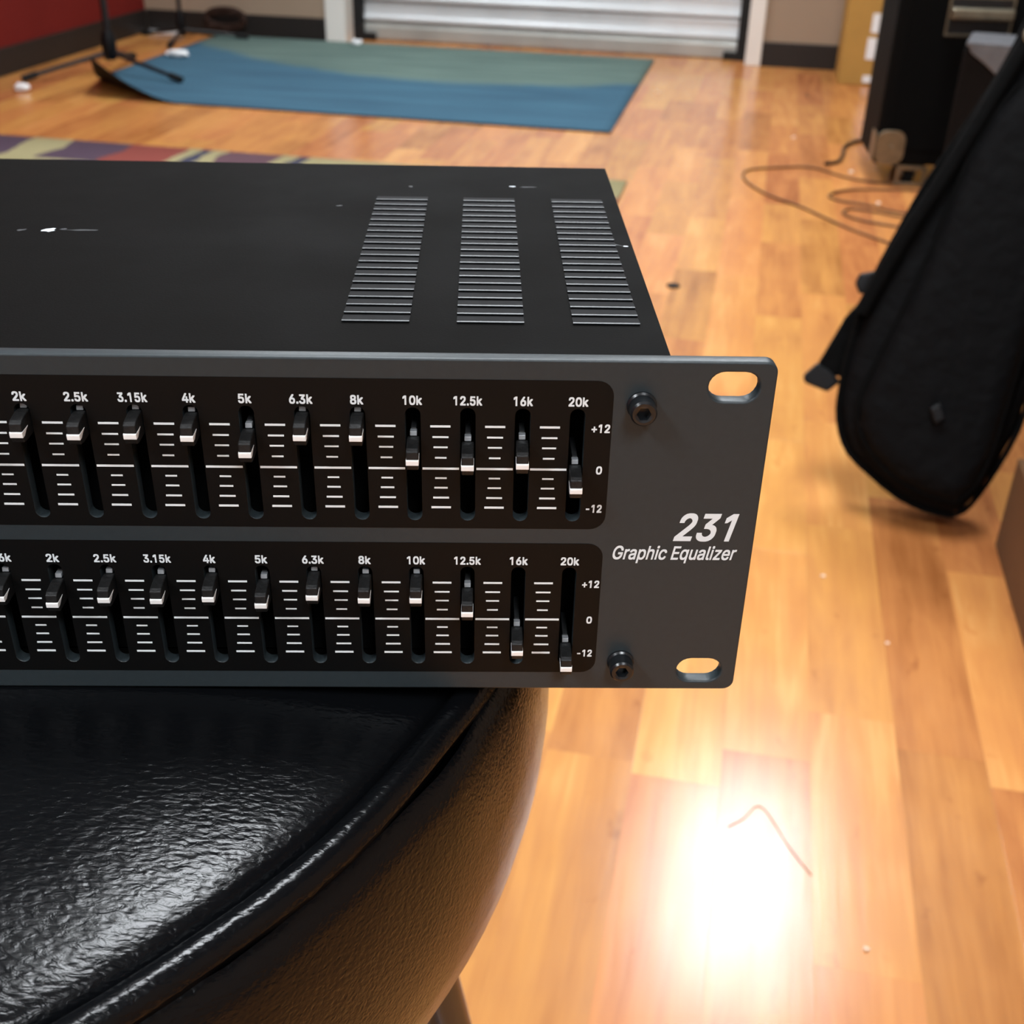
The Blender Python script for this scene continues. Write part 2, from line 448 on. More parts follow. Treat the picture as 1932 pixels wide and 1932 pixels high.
def plate(name, outline, holes, thick, bevel=0.0, y0=0.0):
    """flat plate in the x-z plane; front face at y = y0, back at y0 + thick; outlines are (x, z) loops"""
    cu = bpy.data.curves.new(name, 'CURVE'); cu.dimensions = '2D'; cu.fill_mode = 'BOTH'
    cu.extrude = thick / 2 - bevel; cu.bevel_depth = bevel; cu.bevel_resolution = 2; cu.offset = -bevel
    for loop in [outline] + holes:
        sp = cu.splines.new('POLY'); sp.points.add(len(loop) - 1); sp.use_cyclic_u = True
        for p, q in zip(sp.points, loop): p.co = (q[0], q[1], 0, 1)
    me = curve_to_mesh(cu, name)
    # curve local (x, y, z) -> (x, y0 + thick/2 - z, y)
    me.transform(Matrix(((1, 0, 0, 0), (0, 0, -1, y0 + thick / 2), (0, 1, 0, 0), (0, 0, 0, 1))))
    return me

def rrect(x0, x1, z0, z1, r, seg=6):
    pts = []
    for cx, cz, a0 in ((x1 - r, z1 - r, 0), (x0 + r, z1 - r, 90), (x0 + r, z0 + r, 180), (x1 - r, z0 + r, 270)):
        for k in range(seg + 1):
            a = math.radians(a0 + 90 * k / seg)
            pts.append((cx + r * math.cos(a), cz + r * math.sin(a)))
    return pts

# outlines of the printed words (per mille of the type size), one string per contour
GLYPHS = {
    '20k': ['64,0 64,47 234,229 282,282 294,298 303,312 311,327 316,341 319,356 320,371 319,389 315,405 308,419 298,431 287,441 273,449 258,455 241,458 224,460 205,458 188,454 172,447 159,438 148,427 139,413 132,398 128,381 127,362 66,362 68,391 75,418 86,442 102,464 121,482 143,496 168,507 196,513 225,516 254,513 281,507 306,497 328,482 346,465 361,445 372,423 379,398 381,372 380,354 377,336 371,318 363,299 351,280 336,259 317,235 294,209 267,180 153,60 153,57 389,57 389,0', '680,-7 644,-3 612,7 583,24 558,48 538,77 522,113 510,155 503,202 501,254 503,306 510,353 522,395 538,431 559,461 583,484 612,502 644,512 680,516 715,512 748,502 776,484 801,461 821,431 837,395 849,353 856,306 858,254 856,202 849,155 837,113 821,77 801,48 776,24 748,7 716,-3', '680,50 703,52 725,60 743,74 759,92 773,116 783,144 791,176 795,213 797,254 795,295 791,332 783,365 773,393 759,416 743,435 725,449 703,457 680,460 656,457 635,449 616,435 600,416 587,393 576,365 568,332 564,295 562,254 564,213 568,176 576,144 587,116 600,92 616,74 635,60 656,52', '1016,137 1016,212 1027,212 1191,379 1266,379 1090,199 1083,199', '959,0 959,509 1020,509 1020,0', '1200,0 1054,186 1097,229 1278,0'],
    '16k': ['76,0 76,55 391,55 391,0', '276,509 276,0 212,0 212,448 209,448 86,358 86,427 198,509', '679,-7 649,-4 621,3 595,15 573,31 553,51 538,74 526,101 519,130 517,162 518,187 524,212 533,239 546,268 566,302 590,340 705,509 775,509 604,261 598,261 618,288 649,307 661,311 674,313 688,314 718,312 745,305 769,295 790,280 808,262 823,240 833,215 840,187 842,157 840,127 833,98 821,73 805,50 786,30 763,14 738,3 710,-4', '679,48 698,50 716,55 732,63 746,73 758,86 767,101 775,119 779,137 780,157 779,178 775,196 767,213 758,228 746,241 732,251 716,259 698,264 679,265 660,264 643,259 627,252 613,241 601,229 591,214 584,197 579,179 578,158 579,138 584,119 591,102 601,86 613,73 627,63 643,55 660,50', '1016,137 1016,212 1027,212 1191,379 1266,379 1090,199 1083,199', '959,0 959,509 1020,509 1020,0', '1200,0 1054,186 1097,229 1278,0'],
    '12.5k': ['76,0 76,55 391,55 391,0', '276,509 276,0 212,0 212,448 209,448 86,358 86,427 198,509', '517,0 517,47 687,229 735,282 747,298 756,312 764,327 769,341 772,356 773,371 772,389 768,405 761,419 751,431 740,441 726,449 711,455 694,458 677,460 658,458 641,454 625,447 612,438 601,427 592,413 585,398 581,381 580,362 519,362 521,391 528,418 539,442 555,464 574,482 596,496 621,507 649,513 678,516 707,513 734,507 759,497 781,482 799,465 814,445 825,423 832,398 834,372 833,354 830,336 824,318 816,299 804,280 789,259 770,235 747,209 720,180 606,60 606,57 842,57 842,0', '1001,-4 989,-3 979,1 969,9 962,18 957,29 956,41 957,53 962,64 969,73 979,81 989,85 1001,87 1013,85 1024,81 1034,73 1041,64 1046,53 1047,41 1046,29 1041,18 1034,9 1024,1 1013,-3', '1315,-7 1286,-5 1259,1 1234,11 1212,25 1193,41 1177,60 1165,82 1157,105 1154,130 1216,130 1219,115 1224,102 1232,89 1242,78 1254,68 1267,60 1282,54 1298,51 1315,50 1335,51 1353,56 1370,64 1385,75 1398,89 1408,104 1416,122 1420,141 1422,162 1420,183 1415,203 1407,221 1397,237 1384,251 1369,262 1351,270 1332,275 1312,277 1295,276 1278,273 1261,268 1246,262 1233,255 1222,246 1161,253 1190,509 1460,509 1460,452 1244,452 1228,301 1230,301 1242,311 1256,318 1271,325 1288,330 1305,333 1323,334 1346,332 1367,328 1388,321 1406,311 1424,299 1439,285 1452,269 1464,251 1473,231 1479,210 1483,187 1485,163 1482,132 1475,102 1463,76 1446,52 1426,32 1403,15 1376,3 1347,-4', '1657,137 1657,212 1667,212 1831,379 1907,379 1731,199 1724,199', '1600,0 1600,509 1661,509 1661,0', '1841,0 1695,186 1738,229 1919,0'],
    '10k': ['76,0 76,55 391,55 391,0', '276,509 276,0 212,0 212,448 209,448 86,358 86,427 198,509', '680,-7 644,-3 612,7 583,24 558,48 538,77 522,113 510,155 503,202 501,254 503,306 510,353 522,395 538,431 559,461 583,484 612,502 644,512 680,516 715,512 748,502 776,484 801,461 821,431 837,395 849,353 856,306 858,254 856,202 849,155 837,113 821,77 801,48 776,24 748,7 716,-3', '680,50 703,52 725,60 743,74 759,92 773,116 783,144 791,176 795,213 797,254 795,295 791,332 783,365 773,393 759,416 743,435 725,449 703,457 680,460 656,457 635,449 616,435 600,416 587,393 576,365 568,332 564,295 562,254 564,213 568,176 576,144 587,116 600,92 616,74 635,60 656,52', '1016,137 1016,212 1027,212 1191,379 1266,379 1090,199 1083,199', '959,0 959,509 1020,509 1020,0', '1200,0 1054,186 1097,229 1278,0'],
    '8k': ['226,-7 193,-5 163,1 136,11 111,25 91,42 74,62 62,84 54,109 52,135 53,156 58,176 65,195 75,212 87,228 101,241 117,252 134,260 153,265 153,267 129,276 109,289 93,308 80,330 73,354 70,380 73,405 79,429 90,450 106,469 124,485 146,498 170,508 197,514 226,516 255,514 282,508 306,498 328,485 346,469 361,450 373,429 379,405 382,380 379,354 372,330 359,308 343,289 323,276 300,267 300,265 319,260 335,252 351,241 365,228 377,212 387,195 395,176 399,156 401,135 398,109 391,84 378,62 362,42 341,25 317,11 289,1 259,-5', '226,49 248,50 267,54 285,60 300,69 313,79 323,91 331,106 335,121 337,139 335,157 330,173 322,189 312,202 298,213 283,223 265,230 247,234 226,235 206,234 187,230 169,223 154,213 140,202 130,189 122,173 117,157 115,139 117,121 121,106 129,91 139,79 152,69 167,60 185,54 205,50', '226,290 244,291 260,294 274,300 287,308 298,318 307,330 314,344 318,359 319,376 318,392 314,407 308,420 299,432 288,442 275,449 260,455 244,459 226,460 208,459 192,455 177,449 164,442 153,432 145,420 138,407 134,392 133,376 134,359 138,344 145,330 154,318 165,308 178,300 193,294 209,291', '563,137 563,212 574,212 737,379 813,379 637,199 630,199', '506,0 506,509 567,509 567,0', '747,0 601,186 644,229 825,0'],
    '6.3k': ['226,-7 196,-4 168,3 142,15 119,31 100,51 84,74 73,101 66,130 64,162 65,187 71,212 80,239 93,268 112,302 137,340 252,509 322,509 151,261 145,261 165,288 196,307 208,311 221,313 235,314 265,312 291,305 316,295 337,280 355,262 370,240 380,215 387,187 389,157 387,127 379,98 368,73 352,50 333,30 310,14 284,3 257,-4', '226,48 245,50 263,55 279,63 293,73 304,86 314,101 322,119 326,137 327,157 326,178 322,196 314,213 304,228 293,241 279,251 263,259 245,264 226,265 207,264 190,259 174,252 160,241 148,229 138,214 131,197 126,179 125,158 126,138 131,119 138,102 148,86 160,73 174,63 190,55 207,50', '548,-4 536,-3 526,1 516,9 509,18 504,29 503,41 504,53 509,64 516,73 526,81 536,85 548,87 560,85 571,81 581,73 588,64 593,53 594,41 593,29 588,18 581,9 571,1 560,-3', '859,-7 829,-5 800,1 773,10 749,22 728,38 711,57 698,79 689,104 685,132 750,132 753,115 759,100 767,87 778,76 791,66 806,59 823,54 840,51 859,50 880,51 898,55 916,61 931,69 945,80 955,93 964,108 968,125 970,145 968,163 964,180 957,196 946,211 933,223 916,234 895,241 870,246 842,248 798,248 798,299 929,448 929,452 710,452 710,509 1013,509 1013,461 852,278 852,289 888,290 920,286 949,276 974,262 995,244 1012,222 1024,198 1031,173 1034,145 1031,116 1024,90 1011,66 994,45 974,27 949,12 922,2 892,-5', '1204,137 1204,212 1214,212 1378,379 1454,379 1278,199 1271,199', '1146,0 1146,509 1208,509 1208,0', '1388,0 1242,186 1285,229 1466,0'],
    '5k': ['221,-7 192,-5 165,1 140,11 118,25 99,41 83,60 71,82 63,105 60,130 122,130 125,115 130,102 138,89 148,78 160,68 173,60 188,54 204,51 221,50 241,51 259,56 276,64 291,75 304,89 314,104 322,122 326,141 328,162 326,183 321,203 314,221 303,237 290,251 275,262 257,270 238,275 218,277 201,276 184,273 167,268 152,262 139,255 128,246 67,253 96,509 366,509 366,452 151,452 134,301 136,301 148,311 162,318 178,325 194,330 212,333 229,334 252,332 274,328 294,321 313,311 330,299 345,285 358,269 370,251 379,231 386,210 390,187 391,163 388,132 381,102 369,76 352,52 332,32 309,15 282,3 253,-4', '563,137 563,212 574,212 737,379 813,379 637,199 630,199', '506,0 506,509 567,509 567,0', '747,0 601,186 644,229 825,0'],
    '4k': ['40,105 40,158 247,509 311,509 109,166 109,163 413,163 413,105', '282,0 282,121 282,146 282,318 343,318 343,0', '563,137 563,212 574,212 737,379 813,379 637,199 630,199', '506,0 506,509 567,509 567,0', '747,0 601,186 644,229 825,0'],
    '3.15k': ['218,-7 188,-5 159,1 133,10 108,22 88,38 70,57 57,79 48,104 44,132 109,132 112,115 118,100 126,87 137,76 150,66 165,59 182,54 200,51 219,50 239,51 258,55 275,61 291,69 304,80 315,93 323,108 328,125 329,145 328,163 323,180 316,196 306,211 292,223 275,234 254,241 229,246 201,248 157,248 157,299 288,448 288,452 70,452 70,509 372,509 372,461 211,278 211,289 247,290 279,286 308,276 333,262 354,244 371,222 383,198 391,173 393,145 390,116 383,90 370,66 354,45 333,27 309,12 281,2 251,-5', '548,-4 536,-3 526,1 516,9 509,18 504,29 503,41 504,53 509,64 516,73 526,81 536,85 548,87 560,85 571,81 581,73 588,64 593,53 594,41 593,29 588,18 581,9 571,1 560,-3', '717,0 717,55 1032,55 1032,0', '917,509 917,0 853,0 853,448 850,448 727,358 727,427 839,509', '1315,-7 1286,-5 1259,1 1234,11 1212,25 1193,41 1177,60 1165,82 1157,105 1154,130 1216,130 1219,115 1224,102 1232,89 1242,78 1254,68 1267,60 1282,54 1298,51 1315,50 1335,51 1353,56 1370,64 1385,75 1398,89 1408,104 1416,122 1420,141 1422,162 1420,183 1415,203 1407,221 1397,237 1384,251 1369,262 1351,270 1332,275 1312,277 1295,276 1278,273 1261,268 1246,262 1233,255 1222,246 1161,253 1190,509 1460,509 1460,452 1244,452 1228,301 1230,301 1242,311 1256,318 1271,325 1288,330 1305,333 1323,334 1346,332 1367,328 1388,321 1406,311 1424,299 1439,285 1452,269 1464,251 1473,231 1479,210 1483,187 1485,163 1482,132 1475,102 1463,76 1446,52 1426,32 1403,15 1376,3 1347,-4', '1657,137 1657,212 1667,212 1831,379 1907,379 1731,199 1724,199', '1600,0 1600,509 1661,509 1661,0', '1841,0 1695,186 1738,229 1919,0'],
    '2.5k': ['64,0 64,47 234,229 282,282 294,298 303,312 311,327 316,341 319,356 320,371 319,389 315,405 308,419 298,431 287,441 273,449 258,455 241,458 224,460 205,458 188,454 172,447 159,438 148,427 139,413 132,398 128,381 127,362 66,362 68,391 75,418 86,442 102,464 121,482 143,496 168,507 196,513 225,516 254,513 281,507 306,497 328,482 346,465 361,445 372,423 379,398 381,372 380,354 377,336 371,318 363,299 351,280 336,259 317,235 294,209 267,180 153,60 153,57 389,57 389,0', '548,-4 536,-3 526,1 516,9 509,18 504,29 503,41 504,53 509,64 516,73 526,81 536,85 548,87 560,85 571,81 581,73 588,64 593,53 594,41 593,29 588,18 581,9 571,1 560,-3', '862,-7 833,-5 806,1 781,11 759,25 739,41 724,60 712,82 704,105 701,130 763,130 766,115 771,102 779,89 789,78 801,68 814,60 829,54 845,51 862,50 882,51 900,56 917,64 932,75 945,89 955,104 963,122 967,141 969,162 967,183 962,203 954,221 944,237 931,251 916,262 898,270 879,275 859,277 842,276 825,273 808,268 793,262 780,255 769,246 708,253 737,509 1007,509 1007,452 791,452 775,301 777,301 789,311 803,318 818,325 835,330 852,333 870,334 893,332 914,328 935,321 953,311 971,299 986,285 999,269 1010,251 1020,231 1026,210 1030,187 1032,163 1029,132 1022,102 1010,76 993,52 973,32 949,15 923,3 894,-4', '1204,137 1204,212 1214,212 1378,379 1454,379 1278,199 1271,199', '1146,0 1146,509 1208,509 1208,0', '1388,0 1242,186 1285,229 1466,0'],
    '2k': ['64,0 64,47 234,229 282,282 294,298 303,312 311,327 316,341 319,356 320,371 319,389 315,405 308,419 298,431 287,441 273,449 258,455 241,458 224,460 205,458 188,454 172,447 159,438 148,427 139,413 132,398 128,381 127,362 66,362 68,391 75,418 86,442 102,464 121,482 143,496 168,507 196,513 225,516 254,513 281,507 306,497 328,482 346,465 361,445 372,423 379,398 381,372 380,354 377,336 371,318 363,299 351,280 336,259 317,235 294,209 267,180 153,60 153,57 389,57 389,0', '563,137 563,212 574,212 737,379 813,379 637,199 630,199', '506,0 506,509 567,509 567,0', '747,0 601,186 644,229 825,0'],
    '1.6k': ['76,0 76,55 391,55 391,0', '276,509 276,0 212,0 212,448 209,448 86,358 86,427 198,509', '548,-4 536,-3 526,1 516,9 509,18 504,29 503,41 504,53 509,64 516,73 526,81 536,85 548,87 560,85 571,81 581,73 588,64 593,53 594,41 593,29 588,18 581,9 571,1 560,-3', '867,-7 837,-4 809,3 783,15 760,31 741,51 725,74 714,101 707,130 704,162 706,187 712,212 721,239 734,268 753,302 778,340 893,509 963,509 792,261 786,261 806,288 836,307 849,311 862,313 876,314 905,312 932,305 957,295 978,280 996,262 1010,240 1021,215 1028,187 1030,157 1027,127 1020,98 1009,73 993,50 973,30 951,14 925,3 897,-4', '867,48 886,50 904,55 919,63 933,73 945,86 955,101 962,119 967,137 968,157 967,178 962,196 955,213 945,228 933,241 919,251 904,259 886,264 867,265 848,264 831,259 815,252 800,241 789,229 779,214 772,197 767,179 766,158 767,138 772,119 779,102 789,86 800,73 815,63 831,55 848,50', '1204,137 1204,212 1214,212 1378,379 1454,379 1278,199 1271,199', '1146,0 1146,509 1208,509 1208,0', '1388,0 1242,186 1285,229 1466,0'],
    '1.25k': ['76,0 76,55 391,55 391,0', '276,509 276,0 212,0 212,448 209,448 86,358 86,427 198,509', '548,-4 536,-3 526,1 516,9 509,18 504,29 503,41 504,53 509,64 516,73 526,81 536,85 548,87 560,85 571,81 581,73 588,64 593,53 594,41 593,29 588,18 581,9 571,1 560,-3', '705,0 705,47 875,229 923,282 935,298 944,312 952,327 957,341 960,356 961,371 960,389 955,405 948,419 939,431 928,441 914,449 899,455 882,458 864,460 846,458 828,454 813,447 800,438 789,427 780,413 773,398 769,381 768,362 706,362 709,391 716,418 727,442 743,464 761,482 784,496 809,507 836,513 866,516 895,513 922,507 947,497 968,482 987,465 1002,445 1013,423 1020,398 1022,372 1021,354 1017,336 1012,318 1003,299 992,280 977,259 958,235 935,209 908,180 793,60 793,57 1030,57 1030,0', '1315,-7 1286,-5 1259,1 1234,11 1212,25 1193,41 1177,60 1165,82 1157,105 1154,130 1216,130 1219,115 1224,102 1232,89 1242,78 1254,68 1267,60 1282,54 1298,51 1315,50 1335,51 1353,56 1370,64 1385,75 1398,89 1408,104 1416,122 1420,141 1422,162 1420,183 1415,203 1407,221 1397,237 1384,251 1369,262 1351,270 1332,275 1312,277 1295,276 1278,273 1261,268 1246,262 1233,255 1222,246 1161,253 1190,509 1460,509 1460,452 1244,452 1228,301 1230,301 1242,311 1256,318 1271,325 1288,330 1305,333 1323,334 1346,332 1367,328 1388,321 1406,311 1424,299 1439,285 1452,269 1464,251 1473,231 1479,210 1483,187 1485,163 1482,132 1475,102 1463,76 1446,52 1426,32 1403,15 1376,3 1347,-4', '1657,137 1657,212 1667,212 1831,379 1907,379 1731,199 1724,199', '1600,0 1600,509 1661,509 1661,0', '1841,0 1695,186 1738,229 1919,0'],
    '+12': ['198,34 198,364 255,364 255,34', '61,172 61,226 391,226 391,172', '530,0 530,55 844,55 844,0', '729,509 729,0 665,0 665,448 662,448 539,358 539,427 651,509', '970,0 970,47 1140,229 1188,282 1200,298 1209,312 1217,327 1222,341 1225,356 1226,371 1225,389 1221,405 1214,419 1204,431 1193,441 1179,449 1164,455 1148,458 1130,460 1111,458 1094,454 1078,447 1065,438 1054,427 1045,413 1038,398 1034,381 1033,362 972,362 974,391 981,418 992,442 1008,464 1027,482 1049,496 1074,507 1102,513 1131,516 1160,513 1187,507 1212,497 1234,482 1252,465 1267,445 1278,423 1285,398 1287,372 1286,354 1283,336 1277,318 1269,299 1257,280 1242,259 1223,235 1200,209 1173,180 1059,60 1059,57 1295,57 1295,0'],
    '0': ['227,-7 191,-3 158,7 130,24 105,48 85,77 69,113 57,155 50,202 48,254 50,306 57,353 69,395 85,431 106,461 130,484 159,502 191,512 227,516 262,512 295,502 323,484 348,461 368,431 384,395 396,353 403,306 405,254 403,202 396,155 384,113 368,77 348,48 323,24 295,7 263,-3', '227,50 250,52 271,60 290,74 306,92 320,116 330,144 338,176 342,213 344,254 342,295 338,332 330,365 320,393 306,416 290,435 271,449 250,457 227,460 203,457 182,449 163,435 147,416 134,393 123,365 115,332 111,295 109,254 111,213 115,176 123,144 134,116 147,92 163,74 182,60 203,52'],
    '-12': ['337,244 337,188 114,188 114,244', '530,0 530,55 844,55 844,0', '729,509 729,0 665,0 665,448 662,448 539,358 539,427 651,509', '970,0 970,47 1140,229 1188,282 1200,298 1209,312 1217,327 1222,341 1225,356 1226,371 1225,389 1221,405 1214,419 1204,431 1193,441 1179,449 1164,455 1148,458 1130,460 1111,458 1094,454 1078,447 1065,438 1054,427 1045,413 1038,398 1034,381 1033,362 972,362 974,391 981,418 992,442 1008,464 1027,482 1049,496 1074,507 1102,513 1131,516 1160,513 1187,507 1212,497 1234,482 1252,465 1267,445 1278,423 1285,398 1287,372 1286,354 1283,336 1277,318 1269,299 1257,280 1242,259 1223,235 1200,209 1173,180 1059,60 1059,57 1295,57 1295,0'],
    '231': ['64,0 64,47 234,229 282,282 294,298 303,312 311,327 316,341 319,356 320,371 319,389 315,405 308,419 298,431 287,441 273,449 258,455 241,458 224,460 205,458 188,454 172,447 159,438 148,427 139,413 132,398 128,381 127,362 66,362 68,391 75,418 86,442 102,464 121,482 143,496 168,507 196,513 225,516 254,513 281,507 306,497 328,482 346,465 361,445 372,423 379,398 381,372 380,354 377,336 371,318 363,299 351,280 336,259 317,235 294,209 267,180 153,60 153,57 389,57 389,0', '671,-7 641,-5 612,1 586,10 562,22 541,38 523,57 510,79 501,104 497,132 562,132 565,115 571,100 580,87 590,76 603,66 618,59 635,54 653,51 672,50 692,51 711,55 728,61 744,69 757,80 768,93 776,108 781,125 782,145 781,163 776,180 769,196 759,211 745,223 728,234 707,241 683,246 654,248 610,248 610,299 741,448 741,452 523,452 523,509 826,509 826,461 664,278 664,289 700,290 733,286 761,276 786,262 807,244 824,222 836,198 844,173 846,145 844,116 836,90 823,66 807,45 786,27 762,12 734,2 704,-5', '983,0 983,55 1297,55 1297,0', '1182,509 1182,0 1118,0 1118,448 1115,448 992,358 992,427 1104,509'],
